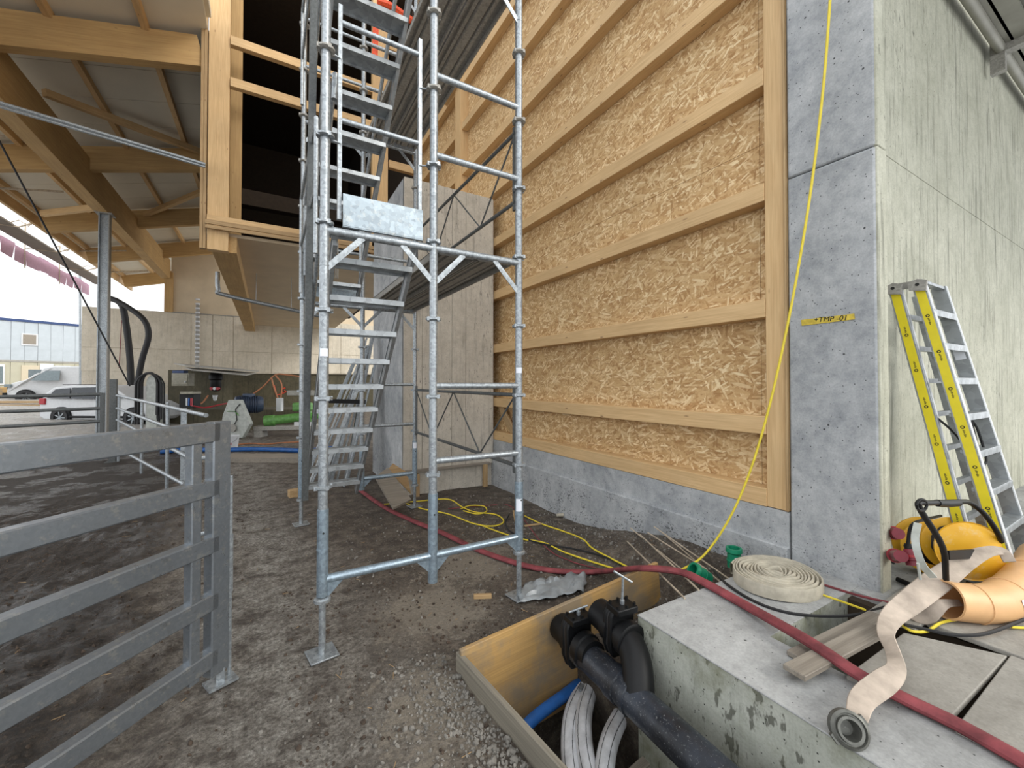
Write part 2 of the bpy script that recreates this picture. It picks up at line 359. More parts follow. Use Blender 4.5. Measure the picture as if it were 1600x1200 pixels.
M['foil'] = plain('crumpled_plastic_sheet', (142, 148, 152), .3, var=.2, scale=10, bump=.4)
M['rebar'] = plain('rusty_rebar', (190, 176, 156), .6, .1, var=.2)
M['redmark'] = plain('red_spray_paint', (196, 70, 48), .7)
M['darkroom'] = plain('shade_dark_board', (64, 52, 40), .9, var=.1)  # dark colour paints in the shade of the box room and trench

# ================================================================= GROUND
def sstep(a, b, x):
    t = min(1, max(0, (x - a) / (b - a))); return t * t * (3 - 2 * t)
PX0, PX1, PY0, PY1 = 0.86, 1.66, -1.2, 2.14       # pit
def xbd(y): return .905 + (2.077 - y) * .079
def ter(x, y):
    z = 0.0
    if y < 14 and x > -9:
        z += .020 * noise.noise(Vector((x * 1.1, y * 1.1, 0))) + .010 * noise.noise(Vector((x * 4, y * 4, 3)))
        z += .006 * noise.noise(Vector((x * 13, y * 13, 5)))
        if x < .1:   # muddy pen
            k = sstep(.1, -.5, x) * sstep(9, 6.5, y)
            z += k * (.035 * noise.noise(Vector((x * 5.5, y * 5.5, 9))) + .022 * noise.noise(Vector((x * 15, y * 15, 1))))
    z += .25 * sstep(2.25, 2.85, x) * sstep(3.7, 2.1, y) if y > 1.2 and x > 1.9 else 0
    if y > 14: z += .035 * (y - 14) * sstep(-2, -6, x)
    return z
def G(px, py, dz=0.0):
    z = 0.0
    for _ in range(12):
        p = onZ(px, py, z + dz); z = .5 * z + .5 * ter(p.x, p.y)
    return onZ(px, py, z + dz)
def axis(stops):
    out = [stops[0][0]]
    for (a, s), (b, s2) in zip(stops[:-1], stops[1:]):
        n = max(1, round((b - a) / ((s + s2) / 2)))
        for i in range(1, n + 1):
            t = i / n; out.append(a + (b - a) * t)
    return out
xs = axis([(-70, 8), (-14, 1.5), (-6, .12), (-3, .04), (.8, .03), (1.7, .03), (3.3, .06), (12, 2)])
ys = axis([(-4, .3), (0, .06), (1.0, .03), (4.5, .035), (8, .08), (14, .3), (30, 2), (90, 12)])
nx, ny = len(xs), len(ys); vs = []; fs = []
for y in ys:
    for x in xs:
        vs.append((x, y, ter(x, y)))
for j in range(ny - 1):
    for i in range(nx - 1):
        cx, cy = (xs[i] + xs[i + 1]) / 2, (ys[j] + ys[j + 1]) / 2
        if xbd(cy) < cx < 3.2 and PY0 < cy < 1.46: continue
        if xbd(cy) < cx < 2.33 and PY0 < cy < 2.05 - (cx - .9) * .03: continue
        if cx > 2.9 and cy < 1.46: continue
        a = j * nx + i; fs.append((a, a + 1, a + nx + 1, a + nx))
fm = MB(); fm.v = [Vector(v) for v in vs]; fm.f = fs
floor = fm.build('floor', M['dirt'], kind='structure', origin=(0, 0, 0))
p = MB().bbox((.6, -1.5, -.80), (2.6, 2.6, -.66)); p.build('pit_bottom', M['dirt'], floor)
MB().quad((.89, 2.1, -.8), (1.16, -1.4, -.8), (1.16, -1.4, -.04), (.89, 2.1, -.04), .05).bbox((.8, 2.06, -.8), (2.4, 2.12, -.03)).bbox((2.34, 1.4, -.8), (2.4, 2.1, -.03)).build('pit_side', M['dirt'], floor)
MB().bbox((1.66, 1.45, -.8), (2.36, 2.1, -.04)).build('dirt_shelf', M['dirt'], floor)

# loose gravel and clods (uncountable)
def rock(seed, sub=1):
    import bmesh
    bm = bmesh.new(); bmesh.ops.create_icosphere(bm, subdivisions=sub, radius=1)
    r_ = random.Random(seed); k = Vector((1, .75 + .3 * r_.random(), .5 + .25 * r_.random()))
    for v in bm.verts: v.co = Vector((v.co.x * k.x, v.co.y * k.y, v.co.z * k.z)) * (.75 + .45 * r_.random())
    v = [x.co.copy() for x in bm.verts]; f = [tuple(y.index for y in x.verts) for x in bm.faces]; bm.free(); return v, f
RK = [rock(i) for i in range(8)]
def in_pit(x, y): return (xbd(y) - .03 < x < 1.7 and y < 2.2) or (x > 1.6 and y < 1.6)
def scatter(name, m, n, pick, smin, smax, label, cat):
    b = MB()
    for _ in range(n):
        x, y = pick()
        if in_pit(x, y) or x > 2.96: continue
        s = smin + (smax - smin) * rnd() ** 3; v, f = random.choice(RK); R = Euler((rnd() * 6, rnd() * 6, rnd() * 6)).to_matrix()
        z = ter(x, y) + s * .2; c = Vector((x, y, z)); b.add([c + R @ (q * s) for q in v], f)
    return b.build(name, m, label=label, cat=cat, kind='stuff', smooth=False)
def pk_gravel():
    if rnd() < .45: y_ = random.uniform(.3, 2.3); return (xbd(y_) - abs(random.gauss(0, .25)), y_)
    if rnd() < .6: return (random.uniform(1.9, 2.95), random.uniform(1.7, 4.3))
    return (random.uniform(.6, 2.9), random.uniform(2.2, 5.2))
scatter('gravel', M['stone'], 5200, pk_gravel, .003, .014, 'small grey gravel strewn over the dirt beside formwork and plinth', 'gravel')
scatter('coarse_gravel', M['stone'], 900, lambda: (lambda y_: (xbd(y_) - abs(random.gauss(0, .17)), y_))(random.uniform(.6, 2.0)), .006, .017, 'coarse pale gravel banked against the left formwork board', 'gravel')
def pk_clod():
    if rnd() < .7: return (random.uniform(-3.6, -.15), random.uniform(.9, 6.5))
    return (random.uniform(.1, 1.6), random.uniform(1.2, 3.6))
scatter('mud_clods', M['clod'], 4200, pk_clod, .003, .015, 'dark crumbs of mud lying over the trodden ground behind the gate', 'mud')
b = MB()
for _ in range(170):
    x, y = (random.uniform(-3, 2.8), random.uniform(1.2, 6.5))
    if in_pit(x, y): continue
    a = rnd() * 6.28; L = .02 + .05 * rnd(); z = ter(x, y) + .006
    b.box((x, y, z), (L * .8, .002, .0018), Matrix.Rotation(a, 3, 'Z'))
b.build('straw_litter', M['rough_pine'], label='short pale straws and splinters scattered over the dirt', cat='straw', kind='stuff', smooth=False)
for i in range(24):
    x, y = (.90 - abs(random.gauss(0, .16)), random.uniform(1.15, 2.3)) if i % 3 else (random.uniform(2.1, 2.85), random.uniform(2.4, 4.2))
    if in_pit(x, y): continue
    v, f = rock(100 + i, 1); s = .013 + .008 * rnd(); c = Vector((x, y, ter(x, y) + s * .3))
    R = Euler((0, 0, rnd() * 6)).to_matrix(); MB().add([c + R @ (q * s) for q in v], f).build('stone', M['stone'], label='loose grey stone lying on the gravelly dirt', cat='stone', group='larger loose stones in the dirt', smooth=False)

# ================================================================= RIGHT TIMBER WALL (plane x = 3)
wr = MB().bbox((3.0, 1.46, .45), (3.4, 9.9, .685)).build('wall_right', M['con_col'], kind='structure')
MB().bbox((2.965, 1.46, -.4), (3.4, 9.9, .455)).build('footing', M['con_col'], wr, bevel=.006)
YB = [1.475, 1.70, 4.20, 6.70, 9.85]; ZB = [.69, 3.30, 5.80, 8.4, 11.0]
for j in range(4):
    for i in range(4):
        MB().bbox((3.125, YB[i] + .0015, ZB[j] + .0015), (3.147, YB[i + 1] - .0015, ZB[j + 1] - .0015)).build('osb_sheet', M['osb'], wr, smooth=False)
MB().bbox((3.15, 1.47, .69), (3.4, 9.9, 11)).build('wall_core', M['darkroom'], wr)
beam('sill_plate', (3.062, 1.605, .75), (3.062, 9.85, .75), .125, .125, M['pine'], wr)
beam('end_stud', (3.066, 1.5325, .69), (3.066, 1.5325, 10.8), .117, .145, M['pine'], wr, up=(0, 1, 0), label='vertical timber stud closing the panelled wall beside the concrete column')
beam('edge_lath', (3.055, 1.468, .69), (3.055, 1.468, 10.8), .13, .014, M['rough_pine'], wr, up=(0, 1, 0))
for k in range(12):
    z0 = 1.188 + .822 * k
    for (ya, yb) in ((1.606, 6.88), (7.14, 9.85)):
        if k in (0, 1, 2, 3) and ya > 7: continue
        beam('batten', (3.064, ya, z0 + .063), (3.064, yb, z0 + .063), .12, .125, M['pine'], wr)
beam('stud', (3.05, 7.01, 4.2), (3.05, 7.01, 10.8), .15, .24, M['pine'], wr, up=(0, 1, 0))
beam('blocking', (2.98, 7.6, 7.02), (2.98, 6.9, 7.02), .12, .10, M['pine'], wr)
beam('brace_board', (3.05, 5.52, 1.2), (3.05, 5.1, .80), .03, .12, M['rough_pine'], wr)

# ================================================================= CONCRETE COLUMN AND RIGHT WALL
wc = MB().bbox((3.02, .99, -.5), (3.12, 1.455, 9)).build('wall_column', M['con_col'], kind='structure')
for (a, b2) in ((-.4, 2.912), (2.918, 5.6), (5.606, 8.9)):
    MB().bbox((3.0, .985, a), (3.04, 1.452, b2)).build('concrete_panel', M['con_col'], wc, bevel=.012)
    MB().bbox((3.008, .975, a), (3.13, 1.0, b2)).build('concrete_panel', M['con_wall'], wc, bevel=.006)
WY = 1.16
we = MB().bbox((3.1, WY + .02, -.4), (12, 1.5, 5.5)).build('wall_end', M['con_wall'], kind='structure')
XB = [3.1, 5.62, 8.2, 12]
zs_ = [-.3, 3.14, 5.48]
for i in range(3):
    for j in range(2):
        MB().bbox((XB[i] + .002, WY, zs_[j] + .0025), (XB[i + 1] - .002, WY + .03, zs_[j + 1] - .0025)).build('concrete_panel', M['con_wall'], we, bevel=.003)
# painted mark on the column
pm = MB(); q = [onX(*p, 2.998) for p in ((1252, 500), (1253, 509), (1336, 499), (1335, 490))]
pmo = MB().quad(q[0], q[1], q[2], q[3], .003).build('paint_mark', M['tape'], label='yellow painted strip with handwriting on the grey column', cat='marking')
fc = bpy.data.curves.new('lettering', 'FONT'); fc.body = '+TMP -01'; fc.size = .088; fc.extrude = .0008; fc.materials.append(M['ink']); fc.shear = .15
fo = bpy.data.objects.new('lettering', fc); bl = onX(1271, 503.5, 2.994); br = onX(1318, 500.5, 2.994)
xa = (br - bl).normalized(); za = Vector((-1, 0, 0)); ya = za.cross(xa).normalized(); Mx = Matrix((xa, ya, xa.cross(ya))).transposed().to_4x4(); Mx.translation = bl
col.objects.link(fo); bpy.context.view_layer.update(); tm = bpy.data.meshes.new_from_object(fo.evaluated_get(bpy.context.evaluated_depsgraph_get())); bpy.data.objects.remove(fo)
for v in tm.vertices: v.co.x *= .50; v.co.y *= .50
tm.materials.clear(); tm.materials.append(M['ink']); fo = bpy.data.objects.new('handwriting', tm); link(fo, Mx, pmo)

# deck roof over the right bay
DZ = 5.02
cr = MB().bbox((3.12, -3.2, DZ), (12, 1.10, DZ + .04)).build('ceiling_right', M['deck'], kind='structure')
b = MB()
for k in range(44):
    x = 3.15 + k * .2
    b.add([(x + u, yv, DZ - d) for yv in (-3.2, 1.1) for (u, d) in ((0, 0), (.035, .06), (.125, .06), (.16, 0))], [(0, 1, 5, 4), (1, 2, 6, 5), (2, 3, 7, 6)])
b.build('deck_ribs', M['deck'], cr, smooth=False, kind='stuff')
MB().bbox((3.1, .84, DZ - .15), (12, 1.10, DZ - .13)).bbox((3.1, .96, DZ - .15), (12, .98, DZ - .02)).build('edge_angle', M['deck'], cr)
MB().cyl((3.1, 1.05, 4.84), (12, 1.05, 4.84), .04, 14).build('gutter_pipe', M['deck'], cr)
MB().bbox((6.20, -3.0, DZ - .22), (6.30, 1.12, DZ - .10)).build('cross_angle', M['galv_dark'], cr)
MB().bbox((6.20, 1.02, 4.62), (6.27, 1.12, 4.88)).build('bracket', M['galv_dark'], cr)

# ================================================================= PIER
wp = MB().bbox((1.63, 5.66, -.3), (3.0, 7.5, 4.37)).build('wall_pier', M['con_pier'], kind='structure')
for (a, b2) in ((1.60, 1.86), (1.864, 2.30), (2.304, 2.52), (2.524, 2.97)):
    MB().bbox((a, 5.62, .33), (b2, 5.67, 4.372)).build('concrete_panel', M['con_pier'], wp, bevel=.003)
for (a, b2) in ((5.64, 6.2), (6.204, 6.8), (6.804, 7.5)):
    MB().bbox((1.60, a, .0), (1.64, b2, 4.37)).build('concrete_panel', M['con_col'], wp, bevel=.003)
beam('formwork_rail', (1.62, 5.60, .34), (2.9, 5.60, .34), .05, .035, M['old_wood'], wp)
beam('formwork_post', (2.82, 5.58, .33), (2.82, 5.58, .0), .06, .06, M['rough_pine'], wp, up=(0, 1, 0))
beam('formwork_post', (1.78, 5.58, .30), (1.78, 5.58, -.02), .05, .08, M['rough_pine'], wp, up=(0, 1, 0))

# ================================================================= SLAB, TRENCH AND FORMWORK
SZ = .36
sl = MB().bbox((1.643, 1.08, -.75), (3.0, 1.52, SZ)).build('floor_slab', M['con_slab_side'], kind='structure')
MB().prism([(1.641, -1.4), (2.037, -1.4), (2.037, 1.08), (3.02, 1.08), (3.02, 1.525), (1.641, 1.525)], (0, 0, SZ - .004), (1, 0, 0), (0, 1, 0), .008).build('slab_top', M['con_slab'], sl, bevel=.003)
MB().bbox((1.643, -1.4, -.75), (2.035, 1.08, SZ)).build('slab_strip', M['con_slab_side'], sl)
MB().bbox((2.9, -2.5, -.3), (12, WY + .1, SZ)).build('slab_apron', M['con_slab'], sl)
MB().bbox((2.03, -1.4, -.74), (2.9, 1.08, -.7)).build('trench_bottom', M['darkroom'], sl)  # trench lined dark, the shade of its gaps put into the colour
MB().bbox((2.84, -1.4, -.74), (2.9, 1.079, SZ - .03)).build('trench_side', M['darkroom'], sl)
def slabboard(name, m, pts, th, z, label, cat, group=None, bev=.004):
    P = [onZ(px, py, z) for px, py in pts]; P = [Vector((p.x, p.y, z - th)) for p in P]
    return MB().add(P + [p + Vector((0, 0, th)) for p in P], [(0, 1, 2, 3), (7, 6, 5, 4), (0, 4, 5, 1), (1, 5, 6, 2), (2, 6, 7, 3), (3, 7, 4, 0)]).build(name, m, label=label, cat=cat, group=group, bevel=bev)
pk1, pk2 = onZ(1243, 1027, SZ + .02), onZ(1372, 962, SZ + .02)
beam('plank', pk1, pk2, .075, .022, M['old_wood'], label='weathered plank with a split end lying over the trench, farther of the two', cat='plank')
pk1, pk2 = onZ(1240, 1051, SZ + .045), onZ(1372, 982, SZ + .045)
beam('plank', pk1, pk2, .085, .022, M['old_wood'], label='weathered plank with a broken end lying over the trench, nearer of the two', cat='plank')
slabboard('board', M['panel_grey'], [(1322, 1055), (1412, 988), (1574, 1024), (1488, 1117)], .025, SZ + .02, 'large square grey board covering the trench between two dark gaps', 'board')
MB().bbox((2.02, -.9, SZ - .005), (2.765, .468, SZ + .02)).build('board', M['panel_grey'], label='grey board at the right edge of the frame, in front of the square board', cat='board', bevel=.004)
MB().bbox((2.78, -.9, SZ), (3.9, .735, SZ + .022)).build('board', M['panel_grey'], label='long grey board to the right of the square board, below the peach pipe bend', cat='board', bevel=.004)
MB().bbox((2.66, .745, SZ), (3.9, .93, SZ + .018)).build('board', M['panel_grey'], label='grey board under the peach pipe bend, next to the concrete wall side', cat='board', bevel=.004)
# formwork boards of the pit
fa, fb = onZ(718, 1023, .10), onZ(900, 1225, .10)
ext = (fb - fa).normalized()
beam('formwork_board', Vector((fa.x, fa.y + .02, -.20)) , Vector((fa.x, fa.y, -.20)) + Vector((ext.x, ext.y, 0)) * 1.9, .027, .62, M['form_grey'], label='grey concrete-stained formwork board on the left side of the pit', cat='formwork board')
ga, gb = onZ(727, 1015, .13), onZ(1031, 874, .30)
beam('formwork_board', Vector((ga.x, ga.y, -.17)), Vector((gb.x, gb.y, -.02)), .027, .62, M['form_wood'], label='yellow formwork board behind the black valves in the pit', cat='formwork board')

# ================================================================= BACKGROUND BUILDING (scaled so that the box front stands at y = 9.5)
BY = 9.5; BW = 23.8
wbk = MB().bbox((-6.6, BW + .03, 2.0), (9, BW + .5, 4.72)).build('wall_back', M['con_back'], kind='structure')
xx = [-6.62, -5.2, -3.0, -2.2, -1.4, .2, 1.7, 3.4, 6, 9]
for i in range(9):
    for (a, b2) in ((2.05, 3.02), (3.04, 4.70)):
        MB().bbox((xx[i] + .01, BW, a), (xx[i + 1] - .01, BW + .06, b2)).build('concrete_panel', M['con_back'], wbk)
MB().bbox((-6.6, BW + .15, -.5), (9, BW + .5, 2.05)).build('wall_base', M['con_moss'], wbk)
MB().bbox((-6.6, BW + .02, .0), (-3.2, BW + .16, 2.05)).build('wall_base', M['con_back'], wbk)
# panelled gable above the wall
MB().bbox((-3.75, BW + .1, 4.72), (9, BW + .2, 10)).build('gable_panel', M['sheath'], wbk)
beam('gable_post', (-3.82, BW + .05, 4.72), (-3.82, BW + .05, 6.5), .30, .2, M['glulam'], wbk, up=(0, 1, 0))
MB().bbox((-3.7, BW - .02, 4.70), (-.8, BW + .1, 4.74)).build('flashing', M['galv_dark'], wbk)
# spray-painted marks on the dark base
for pts in ([(428, 602), (432, 617), (438, 616)], [(446, 606), (440, 608), (441, 615), (447, 612), (444, 610)]):
    MB().path([onY(px, py, BW + .13) for px, py in pts], .04, 5).build('spray_mark', M['redmark'], wbk)

# timber box (upper room)
bx0 = -.98; S0 = 4.36
bxw = MB().bbox((-.98, BY + .12, S0), (3.0, BW, S0 + .06)).build('wall_box', M['sheath'], kind='structure')
MB().bbox((-.98, BY + .14, S0 + .06), (-.90, BY + 9.8, 10.9)).build('side_wall', M['darkroom'], bxw)  # room lined dark, its deep shade put into the colour
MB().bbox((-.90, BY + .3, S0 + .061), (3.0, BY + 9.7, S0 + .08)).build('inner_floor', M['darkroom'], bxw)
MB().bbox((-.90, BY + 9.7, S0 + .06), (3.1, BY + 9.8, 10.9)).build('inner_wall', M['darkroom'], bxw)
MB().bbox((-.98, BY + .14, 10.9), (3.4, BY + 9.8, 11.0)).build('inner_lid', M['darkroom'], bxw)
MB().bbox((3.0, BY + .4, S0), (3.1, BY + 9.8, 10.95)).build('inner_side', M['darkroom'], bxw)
beam('floor_beam', (-.72, BY + .1, 4.20), (-.72, BW, 4.20), .40, .31, M['glulam'], bxw)
beam('corner_post', (-.815, BY + .09, 4.04), (-.815, BY + .09, 10), .33, .18, M['pine'], bxw, up=(0, 1, 0))
for k, xk in enumerate((-1.07, -1.02)):
    beam('edge_board', (xk, BY + .05, 4.04), (xk, BY + .05, 10), .047, .12, M['rough_pine'], bxw, up=(0, 1, 0))
beam('inner_post', (-.57, BY + .50, 4.4), (-.57, BY + .50, 10), .2, .12, M['glulam'], bxw, up=(0, 1, 0))
beam('sill_beam', (-.98, BY, 4.56), (2.9, BY, 4.56), .16, .20, M['pine'], bxw)
beam('sill_board', (-1.0, BY - .09, 4.43), (2.9, BY - .09, 4.43), .03, .06, M['rough_pine'], bxw)
beam('sill_board', (-1.0, BY - .09, 4.52), (2.9, BY - .09, 4.52), .03, .08, M['rough_pine'], bxw)
for z in (7.27, 8.07): beam('rail', (-.64, BY, z), (2.0, BY, z), .12, .17, M['pine'], bxw)
beam('mid_post', (2.14, BY, 4.4), (2.14, BY, 10.6), .34, .16, M['pine'], bxw, up=(0, 1, 0))
for z in (6.5, 7.4, 8.3, 9.2): beam('rail', (2.34, BY, z), (3.0, BY, z), .12, .17, M['pine'], bxw)
beam('inner_beam', (-.6, BY + 3.2, 6.3), (3.0, BY + 3.2, 6.3), .3, .4, M['darkroom'], bxw)  # coloured dark to sink into the painted shade of the room
beam('inner_post', (1.2, BY + 3.2, 4.5), (1.2, BY + 3.2, 6.2), .2, .25, M['glulam'], bxw, up=(0, 1, 0))

# roof: slopes up towards +x
RS = .256
def rz(x, base): return base + RS * (x + 3.92)
BX = -3.92
ce = MB().add([(-6.3, 3.2, rz(-6.3, 7.48)), (-.93, 3.2, rz(-.93, 7.48)), (-.93, BY - .2, rz(-.93, 7.48)), (-6.3, BY - .2, rz(-6.3, 7.48)),
               (-6.3, 3.2, rz(-6.3, 7.6)), (-.93, 3.2, rz(-.93, 7.6)), (-.93, BY - .2, rz(-.93, 7.6)), (-6.3, BY - .2, rz(-6.3, 7.6))],
              [(0, 1, 2, 3), (7, 6, 5, 4), (0, 4, 5, 1), (1, 5, 6, 2), (2, 6, 7, 3), (3, 7, 4, 0)]).build('ceiling', M['roofpanel'], kind='structure', smooth=False)
def slope_board(name, x0, x1, y0, y1, b0, b1, m):
    vs_ = [(x, y, rz(x, bb)) for bb in (b0, b1) for (x, y) in ((x0, y0), (x1, y0), (x1, y1), (x0, y1))]
    return MB().add(vs_, [(0, 1, 2, 3), (7, 6, 5, 4), (0, 4, 5, 1), (1, 5, 6, 2), (2, 6, 7, 3), (3, 7, 4, 0)]).build(name, m, ce, smooth=False)
yy = 3.2
while yy < 29.5:
    x1 = -.93 if yy < BY - .9 else (-1.0 if yy < BW else 3.4)
    slope_board('roof_panel', -6.3, x1, yy + .008, yy + 1.092, 7.40, 7.48, M['roofpanel']); yy += 1.1
slope_board('roof_skin', -6.3, -1.0, BY + .3, 29.5, 7.49, 7.6, M['roofpanel'])
for yk in (5.2, 9.65, 14.05, 18.45, 22.3, 27.0):
    x1 = -1.1
    if yk > BW: x1 = -3.6
    p0 = Vector((-6.05, yk, rz(-6.05, 7.02))); p1 = Vector((x1, yk, rz(x1, 7.02)))
    if yk < 6: continue
    beam('rafter', p0, p1, .20, .56, M['glulam'], ce)
for xk in (-6.05, -4.95, -3.1, -1.9):
    beam('purlin', (xk, 3.2, rz(xk, 7.33)), (xk, 29.3, rz(xk, 7.33)), .10, .14, M['pine'], ce)
beam('eave_beam', (-6.25, 3.2, rz(-6.25, 7.2)), (-6.25, 29.3, rz(-6.25, 7.2)), .09, .3, M['pine'], ce)
beam('main_beam', (-3.92, 2.6, 6.62), (-3.92, BW, 6.62), .30, .86, M['glulam'], ce)
beam('brace', (-3.8, 11.6, rz(-3.8, 7.2)), (-1.3, 14.2, rz(-1.3, 7.2)), .12, .14, M['pine'], ce)
beam('brace', (-3.8, 18.6, rz(-3.8, 7.15)), (-1.6, 16.2, rz(-1.6, 7.15)), .12, .14, M['pine'], ce)
beam('brace', (-5.7, 17.4, rz(-5.7, 6.95)), (-3.95, 15.8, 6.5), .12, .16, M['pine'], ce)
for i, y in enumerate((9.9, 13, 16, 19, 22, 25.5)):
    MB().cyl((-6.35, y, 6.55), (-4.9, y + .2, 6.85), .03, 6).build('bracket_bar', M['rebar'], ce)
# steel column under the main beam
cx, cy = -3.87, 15.5
sc_ = empty('steel_column', (cx, cy, 0), 'galvanised steel column holding up the big roof beam', 'column')
MB().bbox((cx - .10, cy - .01, 0), (cx + .10, cy + .01, 6.18)).build('web', M['galv'], sc_)
for s in (-1, 1): MB().bbox((cx + s * .10 - .012, cy - .10, 0), (cx + s * .10 + .012, cy + .10, 6.18)).build('flange', M['galv_dark'] if s > 0 else M['galv'], sc_)
MB().bbox((cx - .18, cy - .18, 6.17), (cx + .18, cy + .18, 6.2)).build('head_plate', M['galv_dark'], sc_)

# edge scaffold and netting along the eave
ZE = 6.62
es = empty('eave_scaffold', (-7.4, 14, 5.9), 'thin steel edge scaffold with brackets hanging along the roof eave', 'scaffold')
MB().quad((-7.0, 4, ZE), (-7.6, 4, ZE), (-7.6, 29, ZE), (-7.0, 29, ZE), .05).build('walk_board', M['old_wood'], es)
for y in (7.5, 10.5, 13.5, 16.5, 19.5, 22.5, 25.5):
    MB().path([(-7.8, y, ZE + .9), (-7.8, y, ZE - .06), (-6.9, y, ZE - .06), (-6.3, y, ZE + .3)], .025, 6).path([(-7.2, y, ZE - .02), (-6.9, y, ZE + .16), (-6.7, y, ZE), (-6.5, y, ZE + .22)], .018, 5).build('bracket', M['rebar'], es)
    MB().cyl((-7.8, y, ZE), (-7.8, y, ZE - .8), .02, 6).build('drop_rod', M['rebar'], es)
b = MB(); 
for i in range(14):
    y = 16.5 + i * .9; z0 = ZE - .08 + .04 * math.sin(i * 1.7)
    b.quad((-7.86, y, z0 - .55), (-7.86 + .06 * math.sin(i), y + .9, z0 - .55), (-7.84, y + .9, z0), (-7.84, y, z0), .01)
b.build('safety_net', M['pink'], label='pale pink safety net hanging below the eave scaffold', cat='net')
MB().cyl(at(125, 422, 22), at(126, 690, 22), .05, 8).build('downpipe', M['galv'], label='thin grey pole rising to the eave at the left end of the concrete wall', cat='pole')
MB().path([onY(-12, 200, 12), onY(95, 400, 13.2), onY(203, 603, 14.5)], .018, 6).build('black_cable', M['rubber'], label='black cable slanting down from the roof to the back wall', cat='cable')
MB().cyl(onY(-10, 158, 9.2), onY(321, 257, 9.2), .03, 8).cyl(onY(-10, 164, 9.2), onY(321, 261, 9.2), .02, 8).build('tension_rod', M['galv'], label='steel tension rod slanting under the timber roof to the box corner', cat='rod')
MB().cyl(onY(400, 470, 12.5), onY(400, 470, 12.5) + Vector((0, 0, 1.2)), .005, 6).cyl(onY(455, 484, 12.5), onY(455, 484, 12.5) + Vector((0, 0, 1.2)), .005, 6).path(spline([onY(340, 425, 12.5), onY(341, 452, 12.5), onY(352, 461, 12.5), onY(470, 487, 12.5), onY(500, 494, 12.5)], 5), .05, 10).build('conduit', M['galv'], label='bent steel conduit pipe under the timber box soffit', cat='pipe')

# ================================================================= SCAFFOLD STAIR TOWER
FX = (.28, .935, 1.59); FY, RY = 2.60, 5.08; RX = (.33, .96, 1.59)
tw = empty('scaffold_tower', (.935, 3.85, 0), 'galvanised scaffold stair tower in front of the timber wall', 'scaffold')
def ros(x, y, z, parent):
    b = MB().lathe([(.028, -.012), (.034, -.012), (.050, -.005), (.050, .005), (.034, .012), (.028, .012)], (x, y, z), n=16)
    for k in range(4):
        a = k * PI / 2 + .4; b.box((x + .044 * math.cos(a), y + .044 * math.sin(a), z), (.018, .014, .024))
    return b.build('rosette', M['galv_dark'] if z > 3 else M['galv'], parent)
def post(x, y, top, jack=True, zlow=.34):
    b = MB().cyl((x, y, .83), (x, y, top), .0265, 14)
    for z in (2.22, 4.22, 6.22): b.cyl((x, y, z), (x, y, z + .006), .029, 14)
    o = b.build('post', M['galv'], tw)
    MB().cyl((x, y, zlow), (x, y, .83), .031, 14).cyl((x, y, .60), (x, y, .608), .033, 14).build('base_collar', M['galv_new'], o)
    for k in range(13):
        z = .955 + .505 * k
        if z < top: ros(x, y, z, o)
    MB().cyl((x + .0, y - .0295, .70), (x + .0, y - .032, .70), .006, 8).build('pin_hole', M['ink'], o)
    if jack:
        g = ter(x, y)
        MB().cyl((x, y, g), (x, y, zlow + .02), .019, 12).build('jack_spindle', M['galv'], o)
        MB().box((x, y, g + .012), (.15, .15, .009), Matrix.Rotation(.15, 3, 'Z')).build('base_plate', M['galv'], o, bevel=.002)
        MB().lathe([(.019, 0), (.045, .004), (.045, .02), (.03, .03), (.019, .03)], (x, y, zlow - .035), n=12).build('jack_nut', M['galv'], o)
    return o
TOP = 6.9
post(FX[0], FY, TOP); post(FX[1], FY, TOP, jack=False, zlow=.26); post(FX[2], FY, TOP)
for i in range(3): post(RX[i], RY, TOP, jack=(i != 1), zlow=.30)
def tube(a, b2, r=.0243, name='ledger', m='galv'): return MB().cyl(a, b2, r, 12).build(name, M[m], tw)
def gusset(x, y, z, s, d=.08):
    MB().prism([(0, 0), (s * d, 0), (0, -d)], (x + s * .028, y - .004, z), (1, 0, 0), (0, 0, 1), .008).build('gusset_plate', M['galv_new'], tw, smooth=False)
for (Yp, Xp) in ((FY, FX), (RY, RX)):
    for i in (0, 1):
        a, b2 = Xp[i], Xp[i + 1]
        tube((a, Yp, .43), (b2, Yp, .43), .0243, 'base_ledger', 'galv_new'); gusset(a, Yp, .41, 1); gusset(b2, Yp, .41, -1)
        for z in (2.43, 4.43, 6.43):
            tube((a, Yp, z), (b2, Yp, z), .0245, 'transom')
            for (xa_, s) in ((a, 1), (b2, -1)):
                beam('knee_brace', (xa_ + s * .21, Yp - .012, z - .015), (xa_ + s * .012, Yp - .012, z - .22), .006, .034, M['galv'], tw, up=(s * .5, 0, .5), bevel=0)
    for z in (1.04, 1.53, 3.05, 3.58, 5.05, 5.58): tube((Xp[1], Yp, z), (Xp[2], Yp, z), .0215, 'rung')
for z in (3.05, 3.58, 5.05, 5.58): tube((RX[0], RY, z), (RX[1], RY, z), .017, 'rear_rail')
# stickers on posts
for (x, y, z, h) in ((FX[2], FY, .62, .09), (FX[0], FY, 1.70, .045), (FX[2], FY, 1.62, .04), (RX[2], RY, .74, .07), (FX[0], FY, 3.84, .06)):
    d = Vector((-x, -y, 0)).normalized()
    b = MB(); n_ = 5
    a0 = math.atan2(d.y, d.x)
    V = [(x + .032 * math.cos(a0 + t), y + .032 * math.sin(a0 + t), zz) for zz in (z, z + h) for t in (-.7, -.35, 0, .35, .7)]
    b.add(V, [(i, i + 1, i + 6, i + 5) for i in range(4)]).build('sticker', M['paper'], tw)
